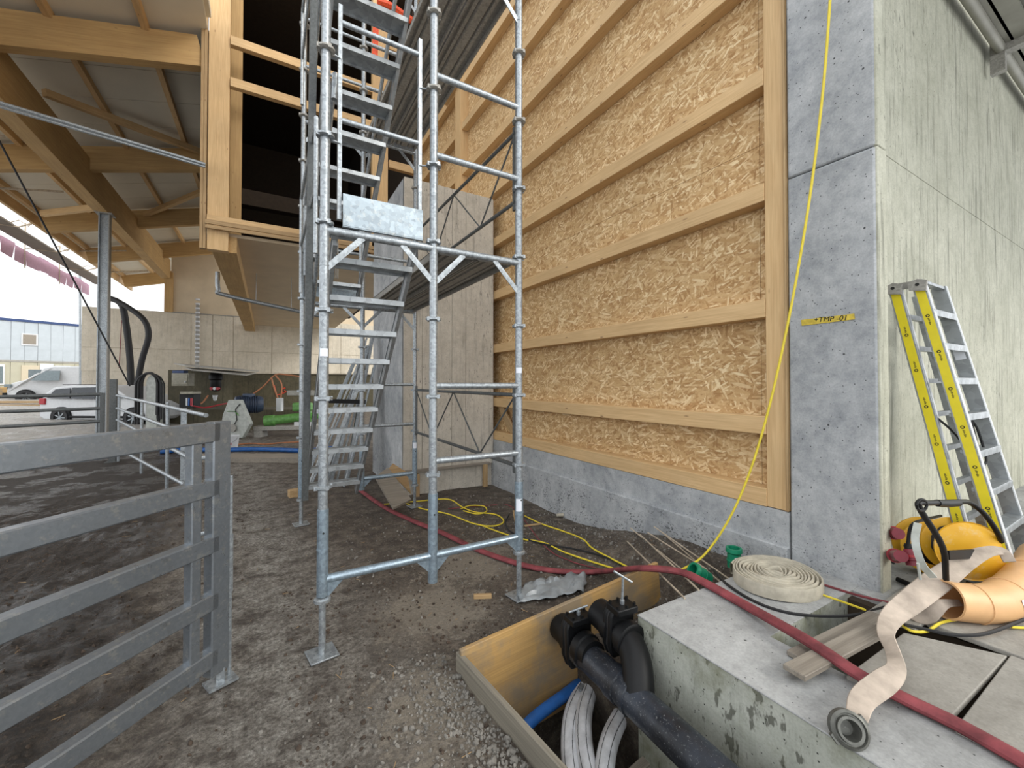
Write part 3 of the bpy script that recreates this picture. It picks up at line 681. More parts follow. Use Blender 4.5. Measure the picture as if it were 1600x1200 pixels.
# lattice guards on the right side
for (z0, z1) in ((.94, 1.46), (2.90, 3.42), (4.92, 5.44)):
    gx = 1.59; y0, y1 = FY + .05, RY - .05
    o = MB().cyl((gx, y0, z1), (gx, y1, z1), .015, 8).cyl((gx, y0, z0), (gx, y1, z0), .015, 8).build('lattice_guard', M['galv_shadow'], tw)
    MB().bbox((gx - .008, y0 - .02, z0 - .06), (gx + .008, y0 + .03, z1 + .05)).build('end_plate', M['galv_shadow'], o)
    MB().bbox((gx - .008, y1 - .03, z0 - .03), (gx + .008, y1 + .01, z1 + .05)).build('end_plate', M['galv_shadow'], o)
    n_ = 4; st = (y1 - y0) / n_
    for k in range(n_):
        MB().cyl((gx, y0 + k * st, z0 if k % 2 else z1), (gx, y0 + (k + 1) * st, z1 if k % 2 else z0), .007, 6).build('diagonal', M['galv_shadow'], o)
# steel decks over the right half
def deck(z, x0, x1):
    L0, L1 = FY + .06, RY - .05; h = .055
    for (a, c) in ((x0, (x0 + x1) / 2 - .006), ((x0 + x1) / 2 + .006, x1)):
        w = c - a; pr = [(0, 0), (0, h), (.012, h), (.012, .012), (.05, .012), (.06, .03), (.085, .03), (.095, .012)]
        mid = [(w / 2 - .045, .012), (w / 2 - .03, .032), (w / 2 + .03, .032), (w / 2 + .045, .012)]
        prof = pr + mid + [(w - u, v) for (u, v) in reversed(pr)]
        # z downwards: profile height counted from the underside
        vs_ = [(a + u, yv, z - h + (v if v >= .03 and u not in (0, w) else v)) for yv in (L0, L1) for (u, v) in prof]; n_ = len(prof)
        # top sheet above ribs
        b = MB().add([(a + u, yv, z - v) for yv in (L0, L1) for (u, v) in prof], [(i, i + 1, i + 1 + n_, i + n_) for i in range(n_ - 1)])
        b.bbox((a, L0, z - .006), (c, L1, z))
        o = b.build('deck_plank', M['galv_dark'], tw, smooth=False)
        for yv in (L0, L1): MB().bbox((a + .01, yv - .012, z - .05), (c - .01, yv + .012, z - .005)).build('deck_hook', M['galv'], o)
deck(2.47, .985, 1.555); deck(4.47, .985, 1.555)
# stair flights
def flight(za, nst, rise, ya, yb, mat_='alu'):
    xl, xr = .37, .885
    f_ = None
    zb = za + rise * (nst - 1)
    for x in (xl, xr):
        d = Vector((0, yb - ya, zb - za)).normalized(); 
        p0 = Vector((x, ya, za)) - d * .22; p1 = Vector((x, yb, zb)) + d * .14
        s_ = beam('stringer', p0, p1, .028, .085, M['alu'], tw, up=(0, 0, 1), bevel=.002)
        beam('stringer_flange', p0 + Vector((0, -.012, .045)), p1 + Vector((0, -.012, .045)), .040, .006, M['alu'], s_, bevel=0)
        # handrail
    for k in range(nst):
        t = k / (nst - 1); y = ya + (yb - ya) * t; z = za + rise * k
        b = MB().box(((xl + xr) / 2, y, z), (xr - xl, .155, .022)).box(((xl + xr) / 2, y - .078, z - .008), (xr - xl, .012, .036)).box(((xl + xr) / 2, y + .078, z - .008), (xr - xl, .012, .036))
        for j in range(4): b.box(((xl + xr) / 2, y - .05 + j * .034, z + .014), (xr - xl - .02, .012, .006))
        b.build('tread', M['alu'], tw, smooth=False)
flight(.47, 10, .210, 4.86, 2.98)
flight(2.62, 10, .205, 4.86, 2.90)
for (x, za, zb) in ((.345, 1.35, 3.30), (.91, 3.45, 5.3), (.345, 3.45, 5.3)):
    MB().path(spline([(x, 4.95, za - .75), (x, 4.95, za - .05), (x, 4.8, za + .15), (x, 2.9, zb), (x, 2.75, zb)], 5), .017, 8).build('handrail', M['galv'], tw)
# side guard frames on the left
for z0 in (2.5, 4.5):
    for (ya, yb) in ((3.35, 4.9),):
        b = MB().path([(.30, ya, z0), (.30, ya, z0 + 1.0), (.30, yb, z0 + 1.0), (.30, yb, z0)], .017, 8).cyl((.30, ya, z0 + .5), (.30, yb, z0 + .5), .015, 8)
        b.build('side_guard', M['galv'], tw)
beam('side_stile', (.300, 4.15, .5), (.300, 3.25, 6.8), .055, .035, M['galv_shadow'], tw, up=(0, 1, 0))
beam('side_stile', (.30, 4.35, .5), (.30, 3.6, 6.8), .02, .03, M['galv'], tw, up=(0, 1, 0))
MB().cyl((.29, 4.2, .9), (.30, 3.4, 6.8), .014, 8).build('side_stile', M['galv'], tw)
# guard frame and toe board between the two left front posts
gf = MB().bbox((.352, 2.63, 2.52), (.374, 2.66, 3.81)).build('guard_stile', M['galv'], tw)
MB().bbox((.842, 2.63, 2.52), (.864, 2.66, 3.81)).build('guard_stile', M['galv'], tw)
for z in (3.12, 3.71): MB().cyl((.36, 2.645, z), (.852, 2.645, z), .016, 10).build('guard_rail', M['galv'], tw)
MB().bbox((.378, 2.60, 2.475), (.862, 2.606, 2.665)).bbox((.378, 2.60, 2.47), (.862, 2.625, 2.477)).build('toe_board', M['plate'], tw)
for (x, s) in ((.28, 1), (.935, -1)):
    for z in (2.97, 3.48):
        MB().path([(x + s * .03, 2.61, z), (x + s * .09, 2.635, z), (x + s * .09, 2.64, z - .13)], .007, 6).build('guard_clip', M['galv'], tw)
# rear toe boards and grille seen behind the stair
MB().bbox((.36, RY - .04, 2.50), (.92, RY - .03, 2.65)).build('rear_toe_board', M['plate'], tw)
b = MB()
for k in range(16): b.bbox((.36 + k * .02, RY - .16, 2.70), (.372 + k * .02, RY - .15, 3.1))
b.build('rear_grille', M['galv_dark'], tw, kind='stuff')
# orange mesh strip tied upstairs
MB().quad(onY(583, 40, 8.6), onY(592, 42, 8.6), onY(590, 98, 8.6), onY(581, 96, 8.6), .03).build('mesh_strip', M['orange_net'], label='orange mesh strip tied upright behind the stair tower', cat='mesh')
MB().path(spline([onY(590, 2, 8.9), onY(612, 10, 8.9), onY(632, 24, 8.9), onY(655, 40, 8.9)], 4), .07, 7).build('mesh_bundle', M['orange_net'], label='orange mesh bundle lying high up behind the stair tower', cat='mesh')

# ================================================================= GATE
g0 = Vector((-.215, 2.73, 0)); A13 = math.radians(13.1)
gd_c = Vector((-math.sin(A13), -math.cos(A13)))          # camera frame direction (right, forward)
gd = (_r * gd_c.x + Vector((math.sin(TH), math.cos(TH), 0)) * gd_c.y).normalized()
ge = onZ(337, 1072, .0); ge = Vector((ge.x, ge.y, 0))
gt = empty('farm_gate', ge, 'galvanised box-section gate of five rails across the left foreground', 'gate')
gn = gd.cross(Vector((0, 0, 1)))
for z, h in ((1.300, .10), (1.020, .085), (.735, .085), (.448, .085), (.165, .085)):
    beam('rail', ge + gd * .01 + Vector((0, 0, z)), ge + gd * 3.2 + Vector((0, 0, z)), .06, h, M['gate'], gt, bevel=.006)
beam('end_stile', ge + Vector((0, 0, .07)), ge + Vector((0, 0, 1.352)), .10, .06, M['gate'], gt, up=tuple(gn), bevel=.006)
beam('inner_stile', ge + gd * .13 + Vector((0, 0, .1)), ge + gd * .13 + Vector((0, 0, 1.28)), .05, .05, M['gate'], gt, up=tuple(gn), bevel=.005)
bp = ge + gn * -.055 - gd * .02
bo = onZ(351, 1065, .03)
MB().cyl((ge.x + .055, ge.y + .04, .015), (ge.x + .055, ge.y + .04, 1.06), .009, 8).cyl((ge.x + .055, ge.y + .04, .45), (ge.x + .055, ge.y + .04, .75), .013, 8).build('drop_bolt', M['galv'], gt)
MB().box((ge.x + .02, ge.y + .01, .012), (.13, .10, .012), Matrix.Rotation(.4, 3, 'Z')).box((ge.x + .02, ge.y + .01, .05), (.035, .04, .07)).build('ground_stop', M['galv'], gt)
# post standing behind the gate end
pb = onZ(302, 960, .0)
po = empty('fence_post', (pb.x, pb.y, 0), 'galvanised box post right behind the end of the farm gate', 'post')
beam('shaft', (pb.x, pb.y, -.03), (pb.x, pb.y, 1.15), .06, .06, M['gate'], po, up=tuple(gn), bevel=.004)
MB().box((pb.x, pb.y, .006), (.16, .16, .012)).build('foot_plate', M['gate'], po)
for z in (1.05, .55): MB().cyl((pb.x - .02, pb.y - .07, z), (pb.x + .10, pb.y - .07, z), .014, 8).build('hinge_pin', M['galv'], po)

# tube fence behind
pa = onZ(176, 722, 0); ang = (Vector((pa.x, pa.y, 0)))
def P8(px, py, z): 
    v = onZ(px, py, z); return v
fpost = empty('fence_post', (pa.x, pa.y, 0), 'dark steel post in the yard left of the tube fence', 'post')
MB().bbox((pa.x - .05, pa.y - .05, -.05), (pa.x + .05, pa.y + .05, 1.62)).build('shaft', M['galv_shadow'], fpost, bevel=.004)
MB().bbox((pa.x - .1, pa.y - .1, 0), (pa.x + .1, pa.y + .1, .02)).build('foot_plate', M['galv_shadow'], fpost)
tf = empty('tube_fence', (pa.x, pa.y, 0), 'round-tube fence panel running right from the dark yard post', 'fence')
pe = at(300, 700, 4.9)
def fz(py, d): return CAMH - (py - HY) / F * d
rails = [((183, 618), (322, 649)), ((183, 638), (300, 681)), ((183, 656), (297, 716)), ((183, 700), (288, 757))]
for (a, c) in rails:
    p0 = at(a[0], a[1], 8.0); p1 = at(c[0], c[1], 8.0 - (c[0] - 183) / (322 - 183) * 3.5 * (1.0 + .25 * (322 - c[0]) / 139))
    MB().cyl(p0, p1, .024, 10).build('rail', M['galv'], tf)
for px in (186, 222, 262):
    t = (px - 183) / 139; d = 8.0 - t * 3.5 * (1 + .25 * (1 - t)); q = at(px, 640, d)
    MB().cyl((q.x, q.y, .06), (q.x, q.y, 1.28), .022, 8).build('upright', M['galv'], tf)
q = at(287, 700, 5.4)
MB().bbox((q.x - .03, q.y - .03, 0), (q.x + .03, q.y + .03, 1.22)).build('end_post', M['galv'], tf)
# dark rail gate at far left
dl = empty('rail_gate', (pa.x - 3, pa.y - .5, 0), 'dark three-rail gate between the yard post and the left edge', 'gate')
for (ya, yb) in ((616, 620), (638, 643.5), (658, 667)):
    MB().cyl(at(160, ya, 8.2), at(-120, yb + (yb - ya) * .75, 7.3), .032, 10).build('rail', M['galv_shadow'], dl)
q = at(160, 640, 8.2); MB().bbox((q.x - .03, q.y - .03, .05), (q.x + .03, q.y + .03, 1.35)).build('stile', M['galv_shadow'], dl)

# ================================================================= STEPLADDER (folded, leaning on the right wall)
LX = 3.50; 
def lad(px, py, x): return onX(px, py, x)
lt = empty('stepladder', (3.8, .7, SZ), 'folded aluminium stepladder with yellow strips leaning on the pale wall', 'ladder')
s1t, s1b = lad(1398, 452, LX), lad(1508, 850, LX)
s2t, s2b = lad(1436, 446, LX), lad(1566, 862, LX)
def extend(a, b2, z): d = (b2 - a); return a + d * ((z - a.z) / d.z)
s1b = extend(s1t, s1b, SZ + .03); s2b = extend(s2t, s2b, SZ + .03)
def stile(t, b_, name='stile', w=.062, m='alu', strip=True, flare=0):
    b_ = b_ + Vector((flare, 0, 0)); d = (t - b_).normalized()
    o = beam(name, b_, t, .022, w, M[m], lt, up=(0, -1, .2), bevel=.002)
    for s in (-1, 1):
        off = Vector((.0, -1, .2)); off = (off - d * off.dot(d)).normalized() * (s * (w / 2 - .003))
        beam('stile_lip', b_ + off + Vector((.012, 0, 0)), t + off + Vector((.012, 0, 0)), .036, .006, M['white'], o, up=tuple(off), bevel=0)
    if strip:
        so = beam('yellow_strip', b_ + d * .12 + Vector((-.0125, 0, 0)), t - d * .02 + Vector((-.0125, 0, 0)), .002, w - .018, M['strip'], o, up=(0, -1, .2), bevel=0)
    return o, d
o1, d1 = stile(s1t, s1b); o2, d2 = stile(s2t, s2b)
# logo-like marks on the strips
for (o_, t_, d_, n_) in ((o1, s1t, d1, 7), (o2, s2t, d2, 8)):
    L = 0.15 if o_ is o1 else .04
    for k in range(n_):
        c = t_ - d_ * (L + .16 + .228 * k) + Vector((-.0145, 0, 0)) if o_ is o1 else t_ - d_ * (.20 + .228 * k) + Vector((-.0145, 0, 0))
        if c.z < SZ + .25: continue
        sgn = 1 if o_ is o1 else -1
        ring = MB().lathe([(.0055, 0), (.0095, 0), (.0095, .0012), (.0055, .0012)], c, (-1, 0, 0), 12)
        side = Vector((0, -1, 0)); side = (side - d_ * side.dot(d_)).normalized()
        for j in range(7):
            a = c + d_ * sgn * (.016 + j * .0062); hh = .006
            ring.add([a - side * hh * (.3 + .7 * ((j * 7 + 3) % 4) / 3) , a + side * hh * (.5 + .5 * ((j * 5) % 3) / 2), a + side * hh * (.5 + .5 * ((j * 5) % 3) / 2) + d_ * sgn * .0035, a - side * hh * .6 + d_ * sgn * .0035], [(0, 1, 2, 3)])
        ring.build('printed_mark', M['ink'], lt, smooth=False)
s3t, s3b = lad(1466, 450, LX + .42), lad(1600, 858, LX + .52)
s3b = extend(s3t, s3b, SZ + .02)
o3, d3 = stile(s3t, s3b, w=.075, strip=False)
s4t = s1t + Vector((.40, .0, 0)); s4b = s1b + Vector((.50, .02, 0)); stile(s4t, s4b, w=.06, strip=False)
for k in range(8):
    t = (.10 + .118 * k)
    a = s2t.lerp(s2b, t); c = s3t.lerp(s3b, t + .005); a.z = c.z = (a.z + c.z) / 2
    MB().box((a + c) / 2, ((c - a).x, .075, .022)).box((a + c) / 2 + Vector((0, -.036, -.012)), ((c - a).x, .004, .034)).build('step', M['alu'], lt, bevel=.002)
    a = s1t.lerp(s1b, t); c = s4t.lerp(s4b, t); c.z = a.z
    MB().box((a + c) / 2, ((c - a).x, .028, .03)).build('rear_rung', M['alu'], lt)
for (t_, nm) in ((s1t, 0), (s2t, 1)):
    c = t_ + Vector((-.014, 0, .002))
    MB().prism([(-.04, -.03), (.04, -.045), (.045, .02), (.0, .035), (-.045, .012)], c + Vector((0, 0, 0)), (0, -1, 0), (0, 0, 1), .02).build('head_bracket', M['galv_dark'], lt, smooth=False)
    MB().cyl(c + Vector((.0, 0, 0)), c + Vector((-.012 - .01, 0, 0)), .010, 12).build('hinge_bolt', M['ink'], lt)
MB().box((s1t + s2t) / 2 + Vector((.02, 0, .015)), (.03, abs(s1t.y - s2t.y), .04)).build('hinge_link', M['galv_dark'], lt)
MB().box((s2t + s3t) / 2 + Vector((0, 0, .01)), (.42, .05, .02)).build('top_step', M['alu'], lt, bevel=.003)
q = s3t.lerp(s3b, .23) + Vector((-.013, 0, 0)); beam('rating_label', q, q - d3 * .075, .001, .05, M['paper'], lt, up=(0, -1, .2), bevel=0)
MB().path(spline([s1t.lerp(s1b, .44), s1t.lerp(s1b, .52) + Vector((.05, -.08, 0)), s1t.lerp(s1b, .62) + Vector((.10, -.12, 0)), s2t.lerp(s2b, .60) + Vector((.12, 0, 0)), s2t.lerp(s2b, .46) + Vector((.20, 0, 0))], 5), .006, 6).build('spreader_strap', M['black'], lt)
MB().path(spline([s2t.lerp(s2b, .62) + Vector((.15, 0, 0)), s2t.lerp(s2b, .60) + Vector((.24, 0, 0)), s2t.lerp(s2b, .50) + Vector((.25, 0, 0)), s2t.lerp(s2b, .45) + Vector((.2, .02, 0))], 5), .007, 6).build('spreader_strap', M['black'], lt)
for b_ in (s1b, s2b, s3b, s4b): MB().box(b_ + Vector((.0, 0, -.01)), (.04, .08, .05)).build('foot', M['black'], lt, bevel=.004)

# ================================================================= CABLE REELS
def reel(c, axis_, R, w, label, frame):
    c = Vector(c); axis_ = Vector(axis_).normalized(); rt = empty('cable_reel', (c.x, c.y, SZ), label, 'cable reel')
    q = axis_.to_track_quat('Z', 'Y').to_matrix()
    for s in (-1, 1):
        if frame and s > 0:
            MB().lathe([(R * .60, .004), (R * .64, .010), (R * .80, .014), (R * .96, .006), (R, .004), (R, -.006), (R * .96, -.010), (R * .64, -.004), (R * .60, .004)], c + axis_ * w / 2, axis_, 36).build('flange', M['yellow'], rt)
            continue
        MB().lathe([(.001, .012 * s), (R * .45, .014 * s), (R * .8, .008 * s), (R * .96, .0), (R, .004 * s), (R, -.006 * s), (R * .96, -.010 * s), (.001, -.006 * s)], c + axis_ * s * w / 2, axis_, 36).build('flange', M['yellow'], rt)
    b = MB()
    pts = []
    for i in range(220):
        a = i * .55; pts.append(c + q @ Vector((R * .74 * math.cos(a), R * .74 * math.sin(a), (w - .05) * (((i / 110) % 1) - .5))))
    b.path(pts, .007, 5).build('wound_cable', M['rubber'], rt)
    MB().cyl(c - axis_ * (w / 2 - .01), c + axis_ * (w / 2 - .01), R * .68, 24).build('drum', M['black'], rt)
    return rt, q
ax1 = Vector((-.75, -.62, .12)).normalized()
c1 = onY(1507, 858, .70); r1c = Vector((c1.x, c1.y, SZ + .235))
def pz(px, py, y): return onY(px, py, y)
rc = pz(1503, 856, .76); R1 = .20
rt, q = reel((rc.x, rc.y, rc.z), ax1, .158, .14, 'yellow cable reel nearer the camera with a black tube frame, dusty round face', False)
H = [pz(1478, 905, .70), pz(1473, 855, .68), pz(1440, 800, .70), pz(1436, 786, .70), pz(1452, 786, .70), pz(1500, 784, .70), pz(1516, 786, .70), pz(1538, 803, .66), pz(1560, 835, .62), pz(1567, 858, .62), pz(1568, 885, .62)]
MB().path(spline(H, 4), .013, 10).build('tube_frame', M['black'], rt)
MB().path([pz(1464, 786, .70), pz(1480, 787, .70), pz(1497, 786, .70)], [.017, .019, .017], 10).build('hand_grip', M['black'], rt)
MB().path([pz(1440 + 8 * math.cos(t), 789 + 9 * math.sin(t), .69) for t in [k * PI / 6 for k in range(12)]], .006, 6, closed=True).build('hook_ring', M['black'], rt)
MB().quad(pz(1479, 860, .69), pz(1532, 857, .67), pz(1532, 871, .67), pz(1480, 874, .69), -.01).build('cross_strap', M['black'], rt)
# face print smudges are wear: left to the material
rc2 = pz(1452, 853, .93)
rt2, q2 = reel((rc2.x, rc2.y, rc2.z), Vector((-.80, -.6, .1)), .165, .12, 'yellow cable reel at the back against the wall, half hidden', True)
MB().path(spline([pz(1434, 818, .78), pz(1430, 845, .76), pz(1440, 880, .74), pz(1458, 902, .72)], 5), .021, 4, sx=1.0, sy=.25).build('grey_band', M['machine'], rt2)
MB().path(spline([pz(1418, 855, .80), pz(1424, 822, .80), pz(1444, 812, .80), pz(1470, 806, .80)], 4), .008, 6).build('guide_rod', M['black'], rt2)
MB().cyl(onZ(1402, 905, SZ + .02), onZ(1440, 921, SZ + .02), .014, 8).build('stand_foot', M['black'], rt2)
MB().cyl(pz(1434, 880, .74), pz(1438, 905, .74), .006, 8).build('stand_leg', M['machine'], rt2)
def plug(pts, label, red=True):
    e = empty('cee_plug', pts[0], label, 'plug')
    a, b2 = Vector(pts[0]), Vector(pts[1]); d = (b2 - a)
    MB().lathe([(.001, 0), (.026, 0), (.034, .03), (.034, .055), (.03, .058), (.03, d.length), (.001, d.length)], a, d, 18).build('body', M['dark_red'], e)
    MB().lathe([(.001, 0), (.016, 0), (.022, .012), (.02, .03), (.001, .03)], a - d.normalized() * .028, d, 14).build('cable_gland', M['black'], e)
    MB().lathe([(.034, 0), (.038, 0), (.038, .012), (.034, .012)], a + d.normalized() * .03, d, 18).build('collar', M['red'], e)
plug((pz(1421, 858, .86), pz(1427, 884, .84)), 'red and black power plug hanging in front of the rear reel')
plug((pz(1397, 868, .95), pz(1408, 869, .86)), 'dark red power plug beside the column foot, lower one')
plug((pz(1392, 832, .99), pz(1404, 834, .93)), 'dark red power plug beside the column foot, upper one')
MB().path(spline([pz(1380, 816, 1.05), pz(1386, 822, 1.03), pz(1389, 832, 1.0), pz(1384, 850, 1.05), pz(1386, 870, 1.02), pz(1396, 880, .97)], 5), .007, 6).build('power_cable', M['rubber'], label='black power lead between column foot and red plugs', cat='cable')
MB().path(spline([pz(1566, 870, .70), pz(1582, 872, .66), pz(1620, 880, .62)], 4), .007, 6).build('power_cable', M['rubber'], label='black power lead leaving the frame to the right behind the pipe bend', cat='cable')

# ================================================================= HOSES AND CABLES
def ribbon(name, pts, w, th, m, label, cat, ups=None, n=7, parent=None, widths=None):
    P = spline(pts, n); b = MB(); U = spline([Vector(u) for u in ups], n) if ups else None
    Wd = spline([Vector((x, 0, 0)) for x in widths], n) if widths else None; rows = []
    for i, p in enumerate(P):
        t = (P[min(i + 1, len(P) - 1)] - P[max(i - 1, 0)]).normalized()
        u = U[i] if U else Vector((0, 0, 1)); s_ = t.cross(u).normalized(); nn = s_.cross(t).normalized(); ww = (Wd[i].x if Wd else w) / 2
        pr = [(-1, 0), (-.93, .8), (-.5, 1), (.5, 1), (.93, .8), (1, 0), (.93, -.8), (.5, -1), (-.5, -1), (-.93, -.8)]
        rows.append([p + s_ * (a * ww) + nn * (c * th / 2) for a, c in pr])
    V = [v for r_ in rows for v in r_]; m_ = 10
    Fc = [(i * m_ + k, i * m_ + (k + 1) % m_, (i + 1) * m_ + (k + 1) % m_, (i + 1) * m_ + k) for i in range(len(rows) - 1) for k in range(m_)]
    Fc += [tuple(reversed(range(m_))), tuple((len(rows) - 1) * m_ + k for k in range(m_))]
    return b.add(V, Fc).build(name, m, parent, label=label, cat=cat)
# long red hose
rh = [G(557, 762, .02), G(600, 792, .02), G(648, 815, .02), G(690, 832, .022), G(740, 856, .022), G(785, 873, .022), G(830, 886, .022), G(880, 893, .022), G(940, 893, .05)]
rh += [onZ(1000, 888, .33), onZ(1060, 893, .37), onZ(1100, 910, .385), onZ(1160, 943, .385), onZ(1260, 1000, .425), onZ(1345, 1056, .41), onZ(1420, 1095, .39), onZ(1500, 1134, .385), onZ(1610, 1196, .385), onZ(1700, 1250, .385)]
MB().path(spline(rh, 6), .027, 12, sx=1.15, sy=.72, up=(0, 0, 1)).build('air_hose', M['red_hose'], label='long dusty red hose from the scaffold across the slab to the lower right', cat='hose')
# coiled canvas hose
cc = onZ(1211, 907, SZ + .02); cr_ = empty('canvas_hose_coil', (cc.x, cc.y, SZ), 'flat canvas hose rolled into a large coil on the slab', 'hose')
sp = []; turns = 11; R0, R1_ = .03, .236
for i in range(turns * 26 + 1):
    t = i / 26; a = t * 2 * PI + 2; rr = R0 + (R1_ - R0) * t / turns
    rr += .004 * math.sin(a * 3 + t) ; sp.append(Vector((cc.x + rr * math.cos(a) * 1.08, cc.y + rr * math.sin(a) * .97, SZ + .040 + .012 * (1 - t / turns) + .006 * math.sin(a * 2 + t * 1.3))))
b = MB(); V = []; Fc = []
for i, p in enumerate(sp):
    t = (sp[min(i + 1, len(sp) - 1)] - sp[max(i - 1, 0)]).normalized(); s_ = t.cross(Vector((0, 0, 1))).normalized()
    V += [p + s_ * a + Vector((0, 0, c)) for a, c in ((-.0072, -.034), (-.0072, .026), (-.003, .034), (.003, .034), (.0072, .026), (.0072, -.034))]
for i in range(len(sp) - 1):
    for k in range(6): Fc.append((i * 6 + k, i * 6 + (k + 1) % 6, (i + 1) * 6 + (k + 1) % 6, (i + 1) * 6 + k))
b.add(V, Fc).build('hose_roll', M['hose'], cr_)
# canvas hose with coupling
S_ = SZ
rpx = [(1338, 1122, .43), (1348, 1092, .45), (1380, 1066, .46), (1400, 1046, .46), (1395, 1018, .45), (1384, 988, .45), (1394, 964, .46), (1425, 938, .50), (1468, 905, .56), (1508, 877, .62), (1542, 862, .66), (1566, 862, .66), (1578, 878, .62)]
rib = [onZ(*q_) for q_ in rpx]
tc = lambda p, k: ((CAM - p).normalized() + Vector((0, 0, k))).normalized()
upv = [tc(p, k) for p, k in zip(rib, (.6, .5, .4, .0, -.2, 0, .2, .2, .2, .3, .6, .9, 1.2))]
ch = empty('canvas_hose', onZ(1330, 1130, S_), 'soiled flat canvas hose with metal coupling draped from pipe bend to slab edge', 'hose')
ribbon('hose_run', rib, .10, .012, M['hose_pink'], None, None, ups=upv, parent=ch, widths=[.058, .072, .078, .060, .052, .062, .082, .10, .105, .085, .06, .05, .05])
tl = [at(1425, 950, 2.06), at(1440, 958, 2.04), at(1458, 950, 2.02), at(1478, 943, 2.02), at(1500, 942, 2.08)]
ribbon('hose_tail', tl, .07, .010, M['hose_pink'], None, None, ups=[tc(p, .1) for p in tl], parent=ch, widths=[.09, .10, .08, .04, .03])
cpo = onZ(1327, 1140, S_ + .05); cdir = (cpo - onZ(1343, 1102, S_ + .09)).normalized(); cdir = Vector((-.62, -.62, .42)).normalized()
co = MB().lathe([(.028, -.06), (.034, -.058), (.036, -.03), (.050, -.028), (.055, -.02), (.055, .006), (.047, .012), (.044, .004), (.040, .004), (.038, .014), (.030, .014), (.028, -.01), (.022, -.03), (.001, -.03)], cpo, cdir, 28).build('coupling', M['cast'], ch)
qq = cdir.to_track_quat('Z', 'Y').to_matrix()
for k in range(2):
    a = k * PI + .6; w_ = cpo + qq @ Vector((.052 * math.cos(a), .052 * math.sin(a), -.004)); MB().box(w_, (.018, .03, .018), qq @ Matrix.Rotation(a, 3, 'Z')).build('coupling_lug', M['cast'], co)
MB().lathe([(.036, 0), (.040, .003), (.040, .012), (.036, .014)], cpo - cdir * .055, cdir, 20).build('hose_clamp', M['alu'], co)
# peach pipe bend
eb = empty('pipe_bend', onZ(1510, 972, S_), 'peach coloured sewer pipe bend with three segments lying on the boards', 'pipe fitting')
cl = [at(1478, 937, 2.05), at(1506, 941, 2.05), at(1534, 943, 2.05), at(1562, 938, 2.07), at(1588, 921, 2.14), at(1610, 897, 2.24), at(1626, 872, 2.34)]
Pc = spline(cl, 5); Rr = .088
b = MB(); b.path(Pc, Rr, 28, caps=False); b.path([p for p in Pc], Rr - .006, 28, caps=False)
n0 = 28; L_ = len(Pc)
for end in (0, L_ - 1):
    o_ = end * n0; i_ = L_ * n0 + end * n0
    b.f += [(o_ + k, o_ + (k + 1) % n0, i_ + (k + 1) % n0, i_ + k) for k in range(n0)]
b.build('bend', M['orange_pipe'], eb)
for idx in (8, 17, 24):
    if idx + 1 < L_:
        t = (Pc[idx + 1] - Pc[idx - 1]).normalized(); MB().lathe([(Rr, -.004), (Rr + .004, -.003), (Rr + .004, .003), (Rr, .004)], Pc[idx], t, 32).build('seam_ring', M['orange_pipe'], eb)
t = (Pc[1] - Pc[0]).normalized(); MB().lathe([(Rr - .007, .002), (Rr + .003, 0), (Rr + .003, .008)], Pc[0], t, 32).build('rim', M['orange_pipe'], eb)
pc = Pc[15]; dv = (CAM - pc); tt = (Pc[16] - Pc[14]).normalized(); dv = (dv - tt * dv.dot(tt)).normalized(); dv = (dv * .8 + Vector((0, 0, -.45))).normalized(); dv = (dv - tt * dv.dot(tt)).normalized(); sd = tt.cross(dv)
MB().quad(pc + dv * (Rr + .001) - sd * .022 - tt * .012, pc + dv * (Rr + .001) + sd * .022 - tt * .012, pc + dv * (Rr + .001) + sd * .022 + tt * .012, pc + dv * (Rr + .001) - sd * .022 + tt * .012, .001).build('sticker', M['paper'], eb)
# cables on the slab
def cable(pts, r, m, label, name='cable', n=6): return MB().path(spline(pts, n), r, 6).build(name, M[m], label=label, cat='cable')
z_ = SZ + .01
cable([onZ(1115, 890, SZ - .03), onZ(1135, 912, z_), onZ(1180, 940, z_), onZ(1230, 957, z_), onZ(1290, 963, z_), onZ(1340, 960, z_), onZ(1385, 948, z_ + .01)], .008, 'rubber', 'black cable curving in front of the coiled canvas hose')
cable([onZ(1284, 929, z_), onZ(1310, 938, z_), onZ(1352, 953, z_ + .02)], .006, 'yellow_cable', 'short yellow cable between the coil and the canvas hose')
cable([onZ(1288, 914, z_), onZ(1340, 930, z_), onZ(1395, 943, z_ + .01)], .007, 'red_hose', 'thin red hose between the coil and the canvas hose', 'thin_hose')
cable([onZ(1408, 976, SZ + .04), onZ(1425, 986, SZ + .035), onZ(1448, 986, SZ + .035), onZ(1470, 973, SZ + .035), onZ(1495, 968, SZ + .035)], .0065, 'yellow_cable', 'yellow cable on the board just below the peach pipe bend')
cable([onZ(1413, 976, SZ + .05), onZ(1450, 984, SZ + .045), onZ(1490, 992, SZ + .045), onZ(1540, 990, SZ + .045), onZ(1600, 968, SZ + .045)], .008, 'rubber', 'black cable curving below the peach pipe bend')
cable([onZ(1580, 980, SZ + .035), onZ(1625, 982, SZ + .035), onZ(1700, 985, SZ + .035)], .006, 'yellow_cable', 'yellow cable end at the right edge below the pipe bend')
# hanging yellow cable
_t0, _t1 = onX(1300, -60, 2.86), onX(1297, 0, 2.86)
hc = [_t0 + (_t0 - _t1).normalized() * 3.5, _t0 + (_t0 - _t1).normalized() * 1.2, _t0, onX(1297, 0, 2.86), onX(1285, 150, 2.85), onX(1262, 330, 2.84), onX(1228, 520, 2.83), onX(1190, 680, 2.80), onX(1150, 790, 2.74), onX(1105, 862, 2.64), onX(1067, 889, 2.50), onX(1040, 893, 2.42)]
cable(hc, .0075, 'yellow_cable', 'yellow cable hanging from above in front of the column', 'hanging_cable', 7)
